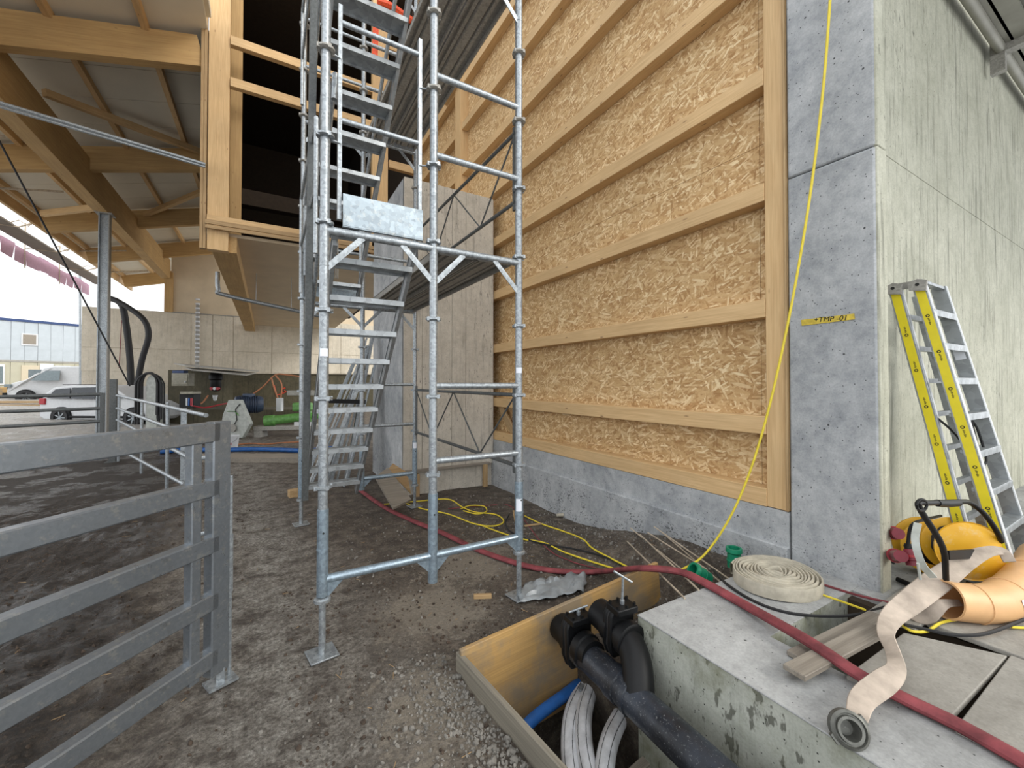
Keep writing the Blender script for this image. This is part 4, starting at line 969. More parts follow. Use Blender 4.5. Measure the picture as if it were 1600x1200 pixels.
# cables on the ground
cable([G(600, 788, .03), G(655, 783, .008), G(700, 780, .008), G(722, 792, .01), G(742, 800, .01), G(775, 804, .01), G(787, 815, .01), G(770, 822, .01), G(740, 818, .01), G(700, 803, .01), G(660, 795, .01), G(630, 785, .01)], .0075, 'yellow_cable', 'yellow cable looped on the dirt behind the middle scaffold post, wide outer loop')
cable([G(720, 795, .015), G(735, 790, .02), G(756, 791, .02), G(760, 799, .02), G(745, 803, .02), G(724, 798, .02)], .007, 'yellow_cable', 'small yellow cable loop on the dirt, inside the wide loop')
cable([G(750, 820, .01), G(785, 833, .01), G(815, 842, .01), G(850, 848, .012), G(880, 862, .012), G(920, 876, .012), G(958, 888, .012)], .0075, 'yellow_cable', 'yellow cable from the loop to the red hose, lower of the two')
cable([G(820, 806, .01), G(845, 818, .01), G(880, 830, .01), G(910, 842, .01), G(925, 856, .012), G(950, 870, .015), G(985, 888, .03)], .0075, 'yellow_cable', 'yellow cable crossing the gravel by the plinth, upper of the two')
cable([G(795, 804, .01), G(790, 818, .01), G(800, 832, .01), G(840, 848, .012), G(900, 858, .012), G(950, 872, .012), G(975, 886, .012)], .008, 'rubber', 'grey-black cable winding from scaffold foot to the pit')
cable([G(700, 795, .008), G(760, 790, .008), G(800, 792, .008), G(850, 852, .008), G(890, 876, .008), G(940, 890, .008)], .005, 'red_hose', 'thin dark red cord on the gravel near the scaffold foot')
# rods
rods = [((980, 846), (1070, 935), 'leftmost'), ((1000, 835), (1092, 922), 'second from left'), ((985, 825), (1078, 900), 'third from left'), ((1024, 823), (1132, 915), 'fourth from left'), ((1012, 832), (1105, 890), 'second from right'), ((1022, 823), (1140, 905), 'rightmost')]
for i, (a, c, w_) in enumerate(rods):
    p0 = G(a[0], a[1], .02 + .012 * i); p1 = onZ(c[0], c[1], .37 + .012 * i) if i < 2 else G(c[0], c[1], .08 + .02 * i)
    MB().cyl(p0, p1, .0055, 6).build('steel_rod', M['rebar'], label='thin steel rod leaning over the red hose, %s of six' % w_, cat='rod', group='steel rods by the plinth')
# green pipe caps
for (px, py, dz, lab, tilt, R_) in ((1147, 886, 0, 'upright green plastic pipe sleeve behind the canvas coil', (0, 0, 1), .042), (1106, 905, -.05, 'tipped green plastic pipe sleeve under the steel rods', (-.75, .3, .5), .045)):
    c = onZ(px, py, .30 + dz); e = empty('pipe_sleeve', c, lab, 'pipe sleeve')
    MB().lathe([(.001, .005), (R_ - .006, .005), (R_ - .006, .13), (R_ + .008, .13), (R_ + .010, .105), (R_ + .006, .10), (R_, .095), (R_, .0), (.001, 0)], c, tilt, 26).build('sleeve', M['green'], e)
    MB().lathe([(R_, .04), (R_ + .004, .042), (R_ + .004, .05), (R_, .052)], c, tilt, 26).build('rib', M['green'], e)
    if dz == 0: MB().box(c + Vector((-.028, -.033, .07)), (.02, .002, .014), Matrix.Rotation(-.7, 3, 'Z')).build('label', M['paper'], e)

# ================================================================= PIT: VALVES AND PIPES
vp = empty('drain_pipe', (1.5, 1.2, -.75), 'thick dusty black pipe with collars running down through the pit', 'pipe')
pa_, pb_ = at(905, 1000, 1.98), at(1120, 1235, 1.35)
pa_ = onX(905, 1012, 1.50); pb_ = onX(1070, 1166, 1.44)
PR = .074; pd = (pb_ - pa_).normalized(); Lp = (pb_ - pa_).length
MB().cyl(pa_, pb_ + pd * .9, PR, 28).build('barrel', M['pipe_black'], vp)
for s, w_ in ((.02, .05), (.40, .07), (.56, .03)):
    MB().lathe([(PR, 0), (PR + .007, .004), (PR + .007, w_), (PR, w_ + .004)], pa_ + pd * s * Lp, pd, 28).build('collar', M['pipe_black'], vp)
def valve(px, py, depth, axd, cpos=None, *a_, **k_): return valve_(px, py, depth, axd, cpos, *a_, **k_)
def valve_(px, py, depth, axd, cpos, label, hw=.085, hh=.13, handle=((0, 0), (0, 0)), stem=0.1, front=True):
    c = at(px, py, depth) if cpos is None else cpos; e = empty('slide_valve', (c.x, c.y, c.z - .2), label, 'valve')
    axd = Vector(axd).normalized(); side = axd.cross(Vector((0, 0, 1))).normalized(); up = side.cross(axd)
    if up.z < 0: up = -up
    poly = [(-hw, -hh * .5), (-hw * .7, -hh), (hw * .7, -hh), (hw, -hh * .5), (hw, hh * .75), (hw * .8, hh), (-hw * .8, hh), (-hw, hh * .75)]
    for s in (-1, 1): MB().prism(poly, c + axd * (.020 * s - .012), side, up, .028).build('body_half', M['black'], e, bevel=.008)
    MB().prism([(a * .94, b_ * .96) for a, b_ in poly], c - axd * .010, side, up, .022).build('gasket', M['rubber'], e)
    MB().box(c + up * (hh + .012), (hw * 1.7, .10, .035), Matrix((side, axd, up)).transposed()).build('top_cap', M['black'], e, bevel=.006)
    for (u, v) in ((-.7, -.03), (.7, -.03), (-.7, .03), (.7, .03), (0, -.035), (0, .035)):
        MB().cyl(c + side * hw * u + axd * v + up * (hh + .028), c + side * hw * u + axd * v + up * (hh + .042), .008, 6).build('bolt', M['black'], e)
    for s, L in (((-1, .16), (1, .10)) if front else ((-1, .16), (1, .055))):
        MB().lathe([(PR, 0), (PR + .012, .005), (PR + .012, .05), (PR + .002, .055), (PR + .001, L), (.001, L)], c + axd * s * .03, axd * s, 26).build('socket', M['black'], e)
    a, b2 = handle; top = c + up * (hh + .03); tp = top + up * stem
    MB().cyl(top, tp, .0065, 8).cyl(top, top + up * .02, .012, 10).build('spindle', M['galv'], e)
    hd = (at(b2[0], b2[1], depth) - at(a[0], a[1], depth)); hd.normalize()
    MB().cyl(tp - hd * .055, tp + hd * .055, .0058, 8).build('tee_handle', M['galv'], e)
    return c
valve(893, 985, 2.08, pd, pa_ + pd * .0 + Vector((0, 0, .025)), 'front black slide valve with short T-handle beside the yellow board', handle=((882, 931), (915, 919)), stem=.03, hw=.082, hh=.125)
v2c = onX(982, 1000, 1.60) + Vector((-.02, .03, .03))
valve(985, 988, 2.12, Vector((-.10, -1, -.05)), v2c, 'rear black slide valve with tall T-handle next to the slab corner', handle=((963, 889), (996, 909)), stem=.14, hw=.075, hh=.12, front=False)
_a = Vector((-.10, -1, -.05)).normalized(); _e = pa_ + pd * .46; _c = v2c + _a * .15
MB().path([v2c + (_c - v2c) * t * 2 * (1 - t) + (_e - v2c) * t * t for t in [k / 12 for k in range(13)]], PR * .96, 24).build('branch', M['black'], vp)
for i, pts in enumerate(([(918, 1062), (896, 1110), (890, 1160), (895, 1215), (905, 1260)], [(925, 1068), (913, 1110), (912, 1160), (922, 1215), (935, 1260)], [(978, 1108), (955, 1150), (945, 1200), (948, 1250)])):
    w_ = ['left', 'middle', 'right'][i]
    zz = -.34 + .02 * i
    P = [onZ(px, py, zz + .05 * (1 - abs(k - 1) * .3)) for k, (px, py) in enumerate(pts)]
    P[0] = P[0] + Vector((.03, .03, -.02))
    Ps = spline(P, 6); b = MB(); b.path(Ps, .046, 14); dd = MB()
    for w2 in (-.35, .6):
        for m_ in range(len(Ps) - 1):
            t_ = (Ps[m_ + 1] - Ps[m_]).normalized(); cdv = (CAM - Ps[m_]).normalized(); sv = t_.cross(cdv).normalized(); cv = sv.cross(t_); o1_ = (sv * math.sin(w2) + cv * math.cos(w2)) * .0465; dd.cyl(Ps[m_] + o1_, Ps[m_ + 1] + o1_, .0016, 4, caps=False)
    wd = b.build('white_duct', M['white_tube'], label='dusty white plastic duct bending down in the pit, %s of three' % w_, cat='duct', group='white ducts in the pit'); dd.build('printed_line', M['ink'], wd)
MB().path(spline([onZ(800, 1160, -.30), onZ(835, 1122, -.28), onZ(880, 1088, -.28), onZ(915, 1062, -.3), onZ(960, 1040, -.32)], 6), .032, 12).build('blue_duct', M['blue'], label='blue plastic duct at the foot of the yellow formwork board', cat='duct')
beam('stake', onZ(985, 1215, -.35), onZ(1040, 1165, -.35), .05, .04, M['old_wood'], label='short grey timber lying at the bottom of the pit', cat='timber')
MB().box(onZ(908, 1075, -.25), (.05, .02, .02), Matrix.Rotation(.6, 3, 'Z')).build('hose_nipple', M['galv'], label='small metal nipple beside the top of the white ducts', cat='fitting')
# crumpled sheet
b = MB(); nxs, nys = 22, 12; c0, c1_, c2 = G(806, 948, .0), G(912, 930, .0), G(820, 915, .0)
e1 = Vector((c1_.x - c0.x, c1_.y - c0.y, 0)); e2 = Vector((c2.x - c0.x, c2.y - c0.y, 0)) * 1.0
V = []
for j in range(nys):
    for i in range(nxs):
        u, v = i / (nxs - 1), j / (nys - 1); p = c0 + e1 * u + e2 * v
        p = p + Vector((.025 * noise.noise(Vector((u * 4, v * 4, 7))), .04 * noise.noise(Vector((u * 5, v * 3, 2))), 0)); p.z = ter(p.x, p.y) + .022 + .05 * abs(noise.noise(Vector((u * 6, v * 5, 1)))) * (1 if 0 < i < nxs - 1 else .3); V.append(p)
Fc = [(j * nxs + i, j * nxs + i + 1, (j + 1) * nxs + i + 1, (j + 1) * nxs + i) for j in range(nys - 1) for i in range(nxs - 1)]
o = b.add(V, Fc).build('plastic_sheet', M['foil'], label='crumpled grey plastic sheet at the right front scaffold foot', cat='plastic sheet')
sm = o.modifiers.new('solid', 'SOLIDIFY'); sm.thickness = .003
# small debris
beam('wood_offcut', G(740, 932, .015), G(768, 931, .015), .03, .03, M['rough_pine'], label='small wood offcut lying in the dirt left of the plastic sheet', cat='wood')
beam('wood_chip', G(820, 822, .012), G(846, 818, .012), .035, .012, M['rough_pine'], label='flat wood chip beside the right front scaffold post', cat='wood')
beam('wood_peg', G(806, 815, .015), G(803, 798, .06), .03, .015, M['rough_pine'], label='upright wood splinter just behind the right front scaffold post', cat='wood')
c = G(870, 805, .02); MB().lathe([(.001, 0), (.018, 0), (.018, .085), (.009, .085), (.009, .05), (.001, .05)], c, (.6, -.7, .15), 12).build('pipe_offcut', M['hose'], label='short pale pipe offcut on the gravel below the plinth', cat='pipe')
# block under the rear left post and leaning board
p = G(466, 775, 0); MB().box((p.x, p.y, p.z + .05), (.24, .11, .10), Matrix.Rotation(.2, 3, 'Z')).build('timber_block', M['rough_pine'], label='pale timber block beside the rear left scaffold foot', cat='timber', bevel=.004)
MB().quad(onY(586, 748, 5.3), onY(614, 797, 4.75), onY(642, 783, 4.85), onY(606, 733, 5.45), .03).build('leaning_board', M['old_wood'], label='weathered board leaning on the pier foot behind the scaffold', cat='board', smooth=False)
MB().quad(onY(606, 736, 5.55), onY(642, 772, 5.2), onY(636, 740, 5.5), onY(614, 726, 5.6), .03).build('leaning_board', M['rough_pine'], label='second board leaning just behind the weathered board', cat='board', smooth=False)
# bundle of bars leaning on the pier side
ORD = ['leftmost', 'second', 'third', 'fourth', 'fifth', 'sixth', 'seventh', 'eighth', 'ninth', 'tenth', 'eleventh', 'rightmost']
for i in range(12):
    t = i / 11; x0 = .42 + .72 * t + .05 * rnd(); y0 = 6.5 + .5 * rnd(); topx = 1.22 + .34 * t; L_z = 1.7 + .75 * rnd(); y1 = y0 + .2
    w_ = .05 if i % 3 else .10
    a = Vector((x0, y0, .02)); c = Vector((min(topx, 1.56), y1, L_z))
    beam('aluminium_bar', a, c, w_ * .5, w_, M['alu'] if i % 2 else M['galv'], up=(0, -1, .1), label='aluminium profile leaning on the concrete pier, %s from the left of twelve' % ORD[i], cat='profile', group='profiles leaning on the pier')
MB().box((.95, 6.42, 1.28), (.62, .05, .06), Matrix.Rotation(.05, 3, 'Y')).build('binding_strap', M['black'], label='dark strap around the profiles leaning on the pier', cat='strap')

# ================================================================= BACKGROUND OBJECTS
# office containers
cang = math.radians(29.5); cd = (_r * math.sin(cang) + Vector((math.sin(TH), math.cos(TH), 0)) * math.cos(cang)).normalized()
cdn = Vector((cd.y, -cd.x, 0)); CB = at(0, 600, 27.0); CB.z = 0
def cpt(s, z, out=0): p = CB + cd * s + cdn * out; return Vector((p.x, p.y, z))
def cbox(name, s0, s1, z0, z1, o0, o1, m, parent=None, **kw):
    P = [cpt(s0, z0, o0), cpt(s1, z0, o0), cpt(s1, z0, o1), cpt(s0, z0, o1)]; P += [Vector((p.x, p.y, z1)) for p in P]
    return MB().add(P, [(3, 2, 1, 0), (4, 5, 6, 7), (0, 1, 5, 4), (1, 2, 6, 5), (2, 3, 7, 6), (3, 0, 4, 7)]).build(name, m, parent, smooth=False, **kw)
oc = None
zc0 = .62; zc1 = 3.05; zc2 = 5.62
cu = empty('office_container', cpt(2, zc1), 'white upper office container with navy roof edge and small boarded window', 'container')
cl_ = empty('office_container', cpt(2, zc0), 'cream lower office container with a beige door, by the parked van', 'container')
def corr(s0, s1, z0, z1, m, parent):
    k = 0; s = s0
    while s < s1:
        cbox('wall_panel', s + .01, min(s + .596, s1), z0, z1, 0, .12 if k % 2 else .135, m, parent); s += .60; k += 1
corr(-8, 14, zc1, zc2, M['cont_white'], cu); corr(-8, 14, zc0, zc1 - .12, M['cont_cream'], cl_)
cbox('shell', -8, 14, zc1, zc2, -5, 0, M['cont_white'], cu); cbox('shell', -8, 14, zc0, zc1 - .1, -5, 0, M['cont_cream'], cl_)
cbox('roof_edge', -8.1, 14.1, zc2, zc2 + .16, -5.1, .2, M['navy'], cu)
cbox('base_rail', -8, 14, zc1 - .12, zc1, -4, .17, M['galv_dark'], cu)
def cs(px): # distance along the container front for a pixel column
    d = ray(px, 600); a = CB; den = d.x * cd.y - d.y * cd.x; t = (a.x * cd.y - a.y * cd.x) / den; p = Vector((d.x * t, d.y * t, 0)); return (p - Vector((a.x, a.y, 0))).dot(cd)
fr = cbox('window_frame', cs(31), cs(57), 4.05, 4.85, .1, .18, M['white'], cu); cbox('boarded_pane', cs(33.5), cs(54), 4.15, 4.78, .15, .20, M['old_wood'], fr)
dr = cbox('door', cs(32), cs(60), zc0 + .02, 2.72, .1, .19, M['door'], cl_); cbox('handle', cs(36), cs(38), 1.6, 1.66, .19, .24, M['galv'], dr)
cbox('white_door', cs(61), cs(82), zc0 + .02, 2.86, .1, .19, M['white'], cl_)
w1 = cbox('window_frame', cs(84), cs(108), 1.5, 2.75, .1, .18, M['white'], cl_); cbox('pane', cs(87), cs(105), 1.6, 2.3, .15, .20, M['glass'], w1); cbox('shutter_box', cs(87), cs(105), 2.3, 2.7, .15, .2, M['cont_white'], w1)
w1 = cbox('window_frame', cs(-6), cs(6), 1.4, 2.75, .1, .18, M['white'], cl_); cbox('pane', cs(-4), cs(3), 1.5, 2.6, .15, .20, M['lightglass'], w1)
# pallet with bricks
pq = at(5, 612, 24); pal = empty('pallet', (pq.x, pq.y, .5), 'wooden pallet stacked with brown goods at the left edge', 'pallet')
for k in range(4): MB().box((pq.x, pq.y, .6 + k * .03), (1.5, .9, .02)).build('board', M['rough_pine'], pal)
MB().box((pq.x, pq.y, 1.02), (1.3, .8, .55), bev=.02).build('load', M['form_wood'], pal, bevel=.05)
for i, (px, py, w_) in enumerate(((40, 628, 3.2), (30, 634, 5.0), (20, 648, 6.0))):
    p = at(px, py, 20 - i * .7); MB().box((p.x, p.y, p.z), (w_, .3, .10), Matrix.Rotation(-.45, 3, 'Z')).build('timber_stack', M['rough_pine'], label='long pale timber lying in the yard, %s of three behind the dark rail gate' % ['farthest', 'middle', 'nearest'][i], cat='timber', group='long timbers in the yard')

# vehicles
def vehicle(name, label, cat, loc, yaw, prof, width, paint, wheels, wr, windows, lamps, kind):
    M4 = T(loc) @ Matrix.Rotation(yaw, 4, 'Z'); root = empty(name, loc, label, cat)
    R3 = M4.to_3x3(); L0 = Vector(loc)
    def tr(x, y, z): return L0 + R3 @ Vector((x, y, z))
    # body cross sections: side profile narrowed above the belt
    b = MB(); n_ = len(prof); rows = []
    for s, k in ((-1, 1.0), (1, 1.0)):
        rows.append([tr(x, s * width / 2 * (1 - .17 * max(0, (z - .95)) / .55) * (1 - .10 * (abs(x) / 2.3) ** 6), z) for (x, z) in prof])
    V = rows[0] + rows[1]
    b.add(V, [tuple(range(n_)), tuple(reversed(range(n_, 2 * n_)))] + [((i + 1) % n_, i, i + n_, (i + 1) % n_ + n_) for i in range(n_)])
    body = b.build('body', paint, root, bevel=.05)
    for (x, s) in [(x, s) for x in wheels for s in (-1, 1)]:
        c = tr(x, s * (width / 2 - .12), wr); axw = R3 @ Vector((0, s, 0))
        MB().lathe([(.001, 0), (wr + .05, 0), (wr + .05, .12), (.001, .12)], c - axw * 0.0, axw, 24).build('wheel_arch', M['black'], root)
        w_ = MB().lathe([(wr * .62, .11), (wr * .66, .15), (wr * .95, .15), (wr, .11), (wr, -.06), (wr * .6, -.08)], c, axw, 26).build('tyre', M['rubber'], root)
        hb = MB().lathe([(.001, .135), (.05, .14), (.07, .11)], c, axw, 14)
        for j in range(7):
            a = j * 2 * PI / 7; qx = R3 @ Vector((math.cos(a), 0, math.sin(a))); hb.quad(c + axw * .12 + qx * .04 - (R3 @ Vector((-math.sin(a), 0, math.cos(a)))) * .02, c + axw * .12 + qx * wr * .64 - (R3 @ Vector((-math.sin(a), 0, math.cos(a)))) * .02, c + axw * .12 + qx * wr * .64 + (R3 @ Vector((-math.sin(a), 0, math.cos(a)))) * .02, c + axw * .12 + qx * .04 + (R3 @ Vector((-math.sin(a), 0, math.cos(a)))) * .02, .01)
        hb.build('rim', M['galv'], w_)
    for nm, poly, s, m in windows:
        yv = [s * (width / 2 * (1 - .17 * max(0, (z - .95)) / .55) * (1 - .10 * (abs(x) / 2.3) ** 6) + .012) for (x, z) in poly]
        P = [tr(x, y, z) for (x, z), y in zip(poly, yv)]; P2 = [tr(x, y - s * .03, z) for (x, z), y in zip(poly, yv)]; m_ = len(P)
        MB().add(P + P2, [tuple(range(m_)), tuple(reversed(range(m_, 2 * m_)))] + [(i, (i + 1) % m_, (i + 1) % m_ + m_, i + m_) for i in range(m_)]).build(nm, m, root, smooth=False)
    for nm, c, d, m in lamps: MB().box(tr(*c), d, R3).build(nm, m, root, bevel=.02)
    return root
car_p = [(-2.30, .35), (-2.33, .62), (-2.28, .92), (-2.12, 1.18), (-1.85, 1.40), (-1.2, 1.47), (-.2, 1.48), (.45, 1.42), (1.15, 1.02), (1.9, .92), (2.25, .75), (2.30, .40), (2.1, .25), (-2.1, .25)]
cp = at(235, 640, 15.6); cyaw = -TH + math.radians(0)
side_w = lambda s: [('side_window', [(-1.98, 1.02), (-1.72, 1.33), (-1.15, 1.38), (-1.05, 1.0)], s, M['glass']), ('side_window', [(-1.0, 1.0), (-1.08, 1.39), (-.15, 1.41), (-.1, .99)], s, M['glass']), ('side_window', [(-.03, .99), (-.07, 1.41), (.42, 1.36), (.98, 1.02)], s, M['glass'])]
cx_ = (at(92, 640, 15.6) + at(290, 640, 15.6)) / 2
vehicle('car', 'white estate car parked behind the steel column, tail to the left', 'car', (cx_.x, cx_.y, -.02), cyaw - .06, car_p, 1.8, M['white'], (-1.40, 1.35), .33, side_w(-1) + side_w(1),
        [('tail_lamp', (-2.17, -.73, .90), (.22, .24, .22), M['red']), ('tail_lamp', (-2.17, .73, .90), (.22, .24, .22), M['red']), ('sill_trim', (0, -.89, .36), (3.0, .04, .08), M['black']), ('roof_rail', (-.7, -.62, 1.50), (1.9, .03, .03), M['black']), ('bumper_strip', (-2.31, 0, .55), (.05, 1.3, .06), M['black']),
         ('rear_window', (-2.03, 0, 1.22), (.10, 1.2, .22), M['glass'])], 'car')
van_p = [(-2.9, .4), (-2.9, 1.9), (-2.7, 2.05), (.9, 2.05), (1.3, 1.95), (1.95, 1.30), (2.55, 1.12), (2.78, .95), (2.85, .60), (2.8, .35)]
vpz = at(128, 620, 24)
vehicle('van', 'white van parked nose left in front of the containers', 'van', (vpz.x, vpz.y, .42), PI - TH + .35, van_p, 1.95, M['white'], (1.9, -1.8), .36,
        [('side_window', [(.55, 1.25), (.6, 1.8), (1.2, 1.8), (1.75, 1.25)], s, M['lightglass']) for s in (1, -1)],
        [('grille', (2.86, 0, .82), (.05, 1.1, .12), M['black']), ('bumper', (2.85, 0, .50), (.08, 1.7, .18), M['black']), ('head_lamp', (2.68, .72, .97), (.26, .32, .16), M['lightglass']), ('head_lamp', (2.68, -.72, .97), (.26, .32, .16), M['lightglass']), ('windscreen', (1.66, 0, 1.62), (.52, 1.5, .46), M['lightglass'])], 'van')

# black hoses up the back wall
d_ = 16.6
MB().path(spline([at(165, 464, d_), at(188, 474, d_), at(196, 500, d_), at(203, 560, d_), at(205, 612, d_)], 6), .11, 10).build('black_hose', M['rubber'], label='thick black hose hanging straight in front of the back wall', cat='hose')
MB().path(spline([at(178, 468, d_ - .3), at(200, 480, d_ - .3), at(225, 500, d_ - .3), at(232, 525, d_ - .3), at(222, 562, d_ - .3), at(212, 612, d_ - .3)], 6), .10, 10).build('black_hose', M['rubber'], label='thick black hose bulging to the right in front of the back wall', cat='hose')
MB().path(spline([onY(190, 500, BW - .1), onY(188, 540, BW - .1), onY(186, 575, BW - .1)], 4), .016, 5).build('red_strap', M['red_hose'], label='faint red strap hanging on the back wall left of the hoses', cat='strap')
q = onY(309, 474, BW - .25); q2 = onY(310, 572, BW - .25)
rp = empty('ribbed_pipe', (q.x, q.y, 2.1), 'upright grey ribbed pipe standing at the back wall', 'pipe')
MB().cyl((q.x, q.y, 2.15), (q.x, q.y, q.z), .07, 10).build('tube', M['galv_dark'], rp)
for k in range(16): z = 2.3 + k * .2; MB().cyl((q.x, q.y, z), (q.x, q.y, z + .07), .09, 10).build('ring', M['white_tube'], rp)
# low canopy sheet
MB().quad(at(272, 567, 16), at(404, 579, 16.5), at(380, 577, 13.5), at(290, 570, 13.5), .05).quad(at(290, 574, 14.5), at(400, 582, 15), at(385, 585, 13.0), at(300, 577, 13.0), .04).build('sheet_cover', M['galv_dark'], label='thin flat metal sheets covering the equipment corner at the back wall', cat='sheet', smooth=False)
# hose reel stand
Dm = 13.2; b0 = at(244, 670, Dm); hs = empty('hose_stand', (b0.x, b0.y, 0), 'arched grey stand hung with loops of black hose', 'stand')
fw = Vector((math.sin(TH), math.cos(TH), 0))
def L(px, py, d=Dm): return at(px, py, d)
MB().prism([(-.17, 0), (.17, 0), (.17, 1.55), (.12, 1.72), (0, 1.80), (-.12, 1.72), (-.17, 1.55)], Vector((b0.x, b0.y, 0.0)) + _r * .05, _r, (0, 0, 1), .25).build('cabinet', M['machine'], hs, smooth=False, bevel=.01)
for k in range(9):
    rx = .22 + .026 * k; dz = .05 * k
    pts = [Vector((b0.x, b0.y, 0)) + _r * (rx * math.cos(a) + .03 * math.sin(k) + .02) + Vector((0, 0, 1.45 + .42 * math.sin(a) - dz * .1)) - fw * (.28 + .02 * (k % 4)) for a in [PI * j / 10 for j in range(11)]]
    pts = [pts[0] - Vector((0, 0, .9 + .1 * (k % 3)))] + pts + [pts[-1] - Vector((0, 0, .8 + .12 * (k % 4)))]
    MB().path(spline(pts, 3), .022 + .006 * (k % 2), 6).build('hose_loop', M['rubber'], hs)
def bgbox(name, px0, py0, px1, py1, d, th, m, label, cat, bevel=.01, parent=None):
    a, c = at(px0, py0, d), at(px1, py1, d); w_ = (c - a).dot(_r); h = a.z - c.z; mid = (a + c) / 2 + fw * th / 2
    return MB().box(mid, (abs(w_), th, abs(h)), Matrix((_r, fw, Vector((0, 0, 1)))).transposed()).build(name, M[m], parent, label=label, cat=cat, bevel=bevel)
bgbox('column', 262, 578, 330, 690, 15.5, 1.2, 'con_moss', 'dark concrete block behind the control cabinets', 'concrete block')
cb = bgbox('control_box', 268, 583, 295, 603, 14.0, .25, 'box_grey', 'pale grey control box mounted above the hose loops', 'control box')
bgbox('door_panel', 270, 585, 293, 601, 13.98, .02, 'box_grey', None, None, parent=cb)
bgbox('blue_rim', 269, 579, 287, 583, 14.0, .2, 'navy', None, None, parent=cb); bgbox('knob', 288, 595, 290, 598, 13.95, .03, 'white', None, None, parent=cb)
db = bgbox('distribution_box', 280, 615, 302, 638, 12.6, .3, 'black', 'black power distribution box with sockets beside the fence', 'power box')
for i in range(3): bgbox('socket', 290 + 3.5 * i, 622, 292.5 + 3.5 * i, 634, 12.55, .06, ['white', 'blue', 'red'][i], None, None, parent=db)
bgbox('lid', 281, 612, 301, 616, 12.5, .35, 'box_grey', None, None, parent=db)
sk = empty('socket_cluster', at(337, 607, 14), 'hanging socket cluster with red and white outlets under the metal sheets', 'power socket')
MB().lathe([(.001, 0), (.10, .02), (.16, .10), (.16, .38), (.20, .42), (.20, .55), (.12, .66), (.001, .70)], at(337, 612, 14), (0, 0, 1), 16).build('housing', M['black'], sk)
for i in range(3): MB().lathe([(.001, 0), (.05, 0), (.05, .07), (.001, .07)], at(332 + 5 * i, 607, 13.75), -fw, 10).build('outlet', M['white' if i == 1 else 'red'], sk)
MB().lathe([(.001, 0), (.04, .02), (.08, .2), (.001, .2)], at(336, 627, 14), (0, 0, 1), 12).build('drop_plug', M['white'], sk)
MB().cyl(at(337, 592, 14), at(337, 580, 14), .02, 6).build('hanger', M['black'], sk)
# macerator pump
D0 = 11.7; mc = at(372, 684, D0); mp = empty('slurry_pump', (mc.x, mc.y, 0), 'slurry pump with hexagonal grey housing, dark motor and green pump barrel', 'pump')
hx = [(-.40, .22), (-.24, 0), (.20, 0), (.42, .38), (.12, 1.05), (-.20, 1.05), (-.36, .62)]
base = Vector((mc.x, mc.y, .02)) + _r * .02
MB().prism([(a * .98, b_ * 1.0) for a, b_ in hx], base, _r, (0, 0, 1), .16).build('housing', M['machine'], mp, smooth=False, bevel=.012)
MB().lathe([(.001, 0), (.09, 0), (.11, .02), (.11, .05), (.001, .05)], base + _r * -.05 + Vector((0, 0, .28)) - fw * .17, -fw, 16).build('hub', M['galv_dark'], mp)
MB().path([base - fw * .18 + _r * a + Vector((0, 0, z)) for a, z in ((-.05, .3), (.06, .5), (.02, .8), (.15, .95))], .012, 5).build('hose_line', M['black'], mp)
MB().path([base - fw * .185 + _r * a + Vector((0, 0, z)) for a, z in ((-.22, .74), (.0, .74), (.12, .62))], .012, 5).build('green_mark', M['mgreen'], mp)
mo = base + fw * .25 + Vector((0, 0, .90)); md = (_r * .8 + fw * .6).normalized()
MB().lathe([(.001, 0), (.20, 0), (.24, .03), (.24, .62), (.20, .70), (.001, .72)], mo - md * .25, md, 20).build('motor', M['motor'], mp)
for k in range(9): MB().lathe([(.24, 0), (.265, 0), (.265, .02), (.24, .02)], mo + md * (-.15 + .055 * k), md, 20).build('cooling_fin', M['motor'], mp)
MB().box(mo + md * .1 + Vector((0, 0, .26)), (.26, .2, .12), Matrix.Rotation(-TH, 3, 'Z')).build('terminal_box', M['motor'], mp, bevel=.02)
p0 = base + _r * .55 + fw * .3 + Vector((0, 0, .42)); gd2 = (_r * .95 + fw * .25 + Vector((0, 0, .10))).normalized()
MB().lathe([(.001, 0), (.16, 0), (.16, .25), (.13, .28), (.13, 1.15), (.19, 1.17), (.19, 1.23), (.10, 1.24), (.10, 1.5), (.001, 1.5)], p0, gd2, 18).build('barrel', M['mgreen'], mp)
MB().box(p0 + gd2 * 1.0 + Vector((0, 0, .30)), (.5, .3, .25), Matrix.Rotation(-TH, 3, 'Z')).build('gear_case', M['mgreen'], mp, bevel=.05)
MB().box(p0 + gd2 * .7 + Vector((0, 0, -.27)), (1.9, .35, .12), Matrix.Rotation(-TH + .2, 3, 'Z')).build('base_frame', M['galv_dark'], mp, bevel=.01)
MB().box(p0 + gd2 * 1.1 + Vector((0, 0, -.20)) - fw * .2, (.5, .02, .12), Matrix.Rotation(-TH, 3, 'Z')).build('name_plate', M['white'], mp)
for k in (-.1, 1.3): MB().box(p0 + gd2 * k + Vector((0, 0, -.40)), (.2, .35, .30), Matrix.Rotation(-TH, 3, 'Z')).build('foot', M['galv_dark'], mp, bevel=.01)
bgbox('ledge', 290, 640, 480, 690, 13.6, 1.6, 'con_moss', 'low mossy concrete ledge behind the slurry pump', 'concrete ledge')
bgbox('grey_beam', 448, 610, 500, 618, 12.5, .3, 'galv_dark', 'dark steel beam behind the rear left scaffold post', 'beam')
bgbox('white_canister', 431, 622, 439, 643, 12.6, .15, 'white', 'small white canister standing on the green pump', 'canister')
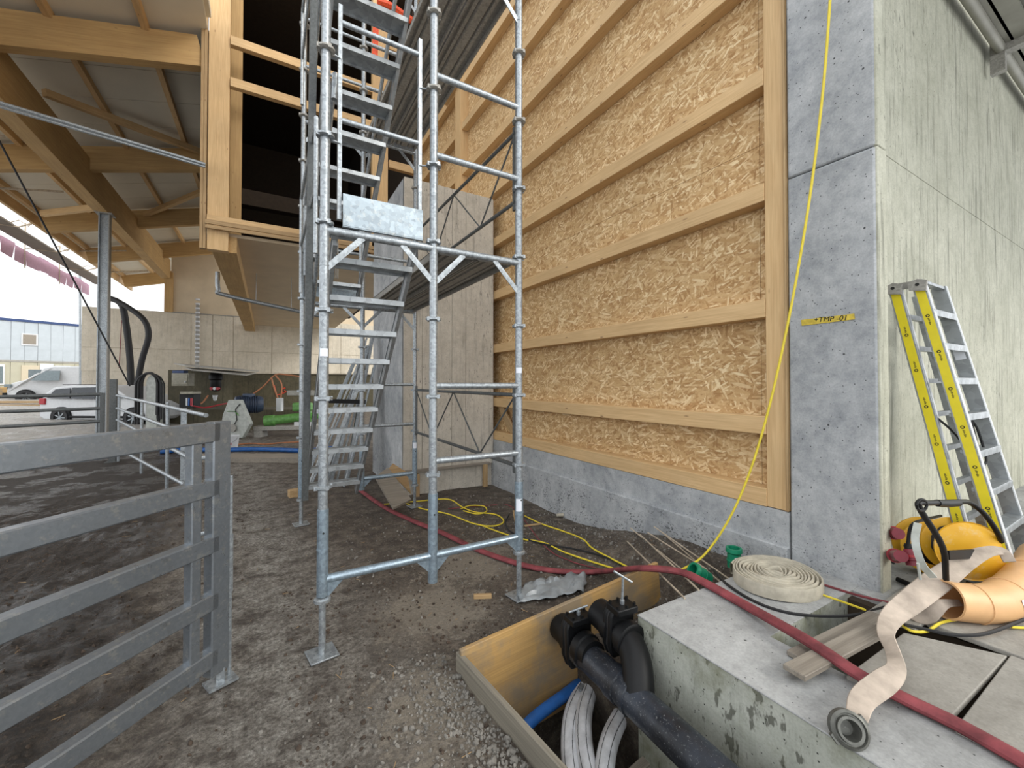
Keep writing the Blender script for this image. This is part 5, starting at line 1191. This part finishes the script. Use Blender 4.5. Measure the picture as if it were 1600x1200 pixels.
# bucket
bc = onZ(361, 700, 0); bu = empty('bucket', (bc.x, bc.y, 0), 'white plastic bucket with faded red print in front of the slurry pump', 'bucket')
MB().lathe([(.001, .0), (.135, 0), (.165, .27), (.172, .27), (.172, .285), (.158, .285), (.13, .02), (.001, .02)], (bc.x, bc.y, .01), n=22).build('pail', M['white'], bu)
MB().path([bc + _r * (.17 * math.cos(a)) + Vector((0, 0, .26 - .14 * math.sin(a))) - fw * .16 * math.sin(a) for a in [PI * k / 10 for k in range(11)]], .005, 5).build('bail_handle', M['galv'], bu)
b = MB()
for k in range(5):
    a = -PI / 2 - TH + (-.5 + .25 * k); b.box((bc.x + .156 * math.cos(a), bc.y + .156 * math.sin(a), .12 + .02 * (k % 2)), (.01, .04, .05), Matrix.Rotation(a, 3, 'Z'))
b.build('red_print', M['red'], bu)
# blue hose and other lines
MB().path(spline([onZ(250, 706, .05), onZ(290, 703, .05), onZ(345, 703, .05), onZ(400, 702, .05), onZ(440, 703, .05), onZ(480, 704, .05), onZ(520, 700, .05)], 5), .05, 10).build('blue_hose', M['blue'], label='bright blue hose lying across the ground before the pump', cat='hose')
MB().path(spline([onZ(352, 697, .02), onZ(390, 693, .02), onZ(415, 694, .02), onZ(440, 692, .02), onZ(480, 690, .02)], 5), .018, 6).build('orange_cable', M['orange_cable'], label='thin orange cable on the ground behind the blue hose', cat='cable')
MB().path(spline([at(386, 622, 13), at(410, 605, 13), at(430, 586, 13), at(450, 586, 13), at(480, 590, 13)], 5), .022, 6).build('orange_cable', M['orange_cable'], label='orange cable arching over the motor up to the right', cat='cable')
MB().path(spline([at(424, 590, 12.9), at(428, 605, 12.9), at(434, 622, 12.9)], 5), .022, 6).build('orange_cable', M['orange_cable'], label='orange cable dropping onto the green pump, left strand', cat='cable')
MB().path(spline([at(430, 586, 12.9), at(440, 600, 12.9), at(439, 622, 12.9)], 5), .022, 6).build('orange_cable', M['orange_cable'], label='orange cable dropping onto the green pump, right strand', cat='cable')
MB().path(spline([at(300, 634, 12.5), at(320, 637, 12.8), at(345, 632, 13), at(358, 630, 12.6)], 5), .022, 6).build('red_cable', M['red'], label='red cable between power distribution box and pump motor', cat='cable')
MB().path(spline([at(300, 632, 12.6), at(315, 630, 13), at(325, 618, 13.4)], 5), .022, 6).build('orange_cable', M['orange_cable'], label='short orange cable looping up from the power distribution box', cat='cable')
# kerbs and stacked material on the floor at the rear
MB().box(onZ(405, 716, .04) , (2.6, .5, .10), Matrix.Rotation(-TH, 3, 'Z')).build('ground_sheet', M['old_wood'], label='dark boards lying on the ground in front of the blue hose', cat='board')
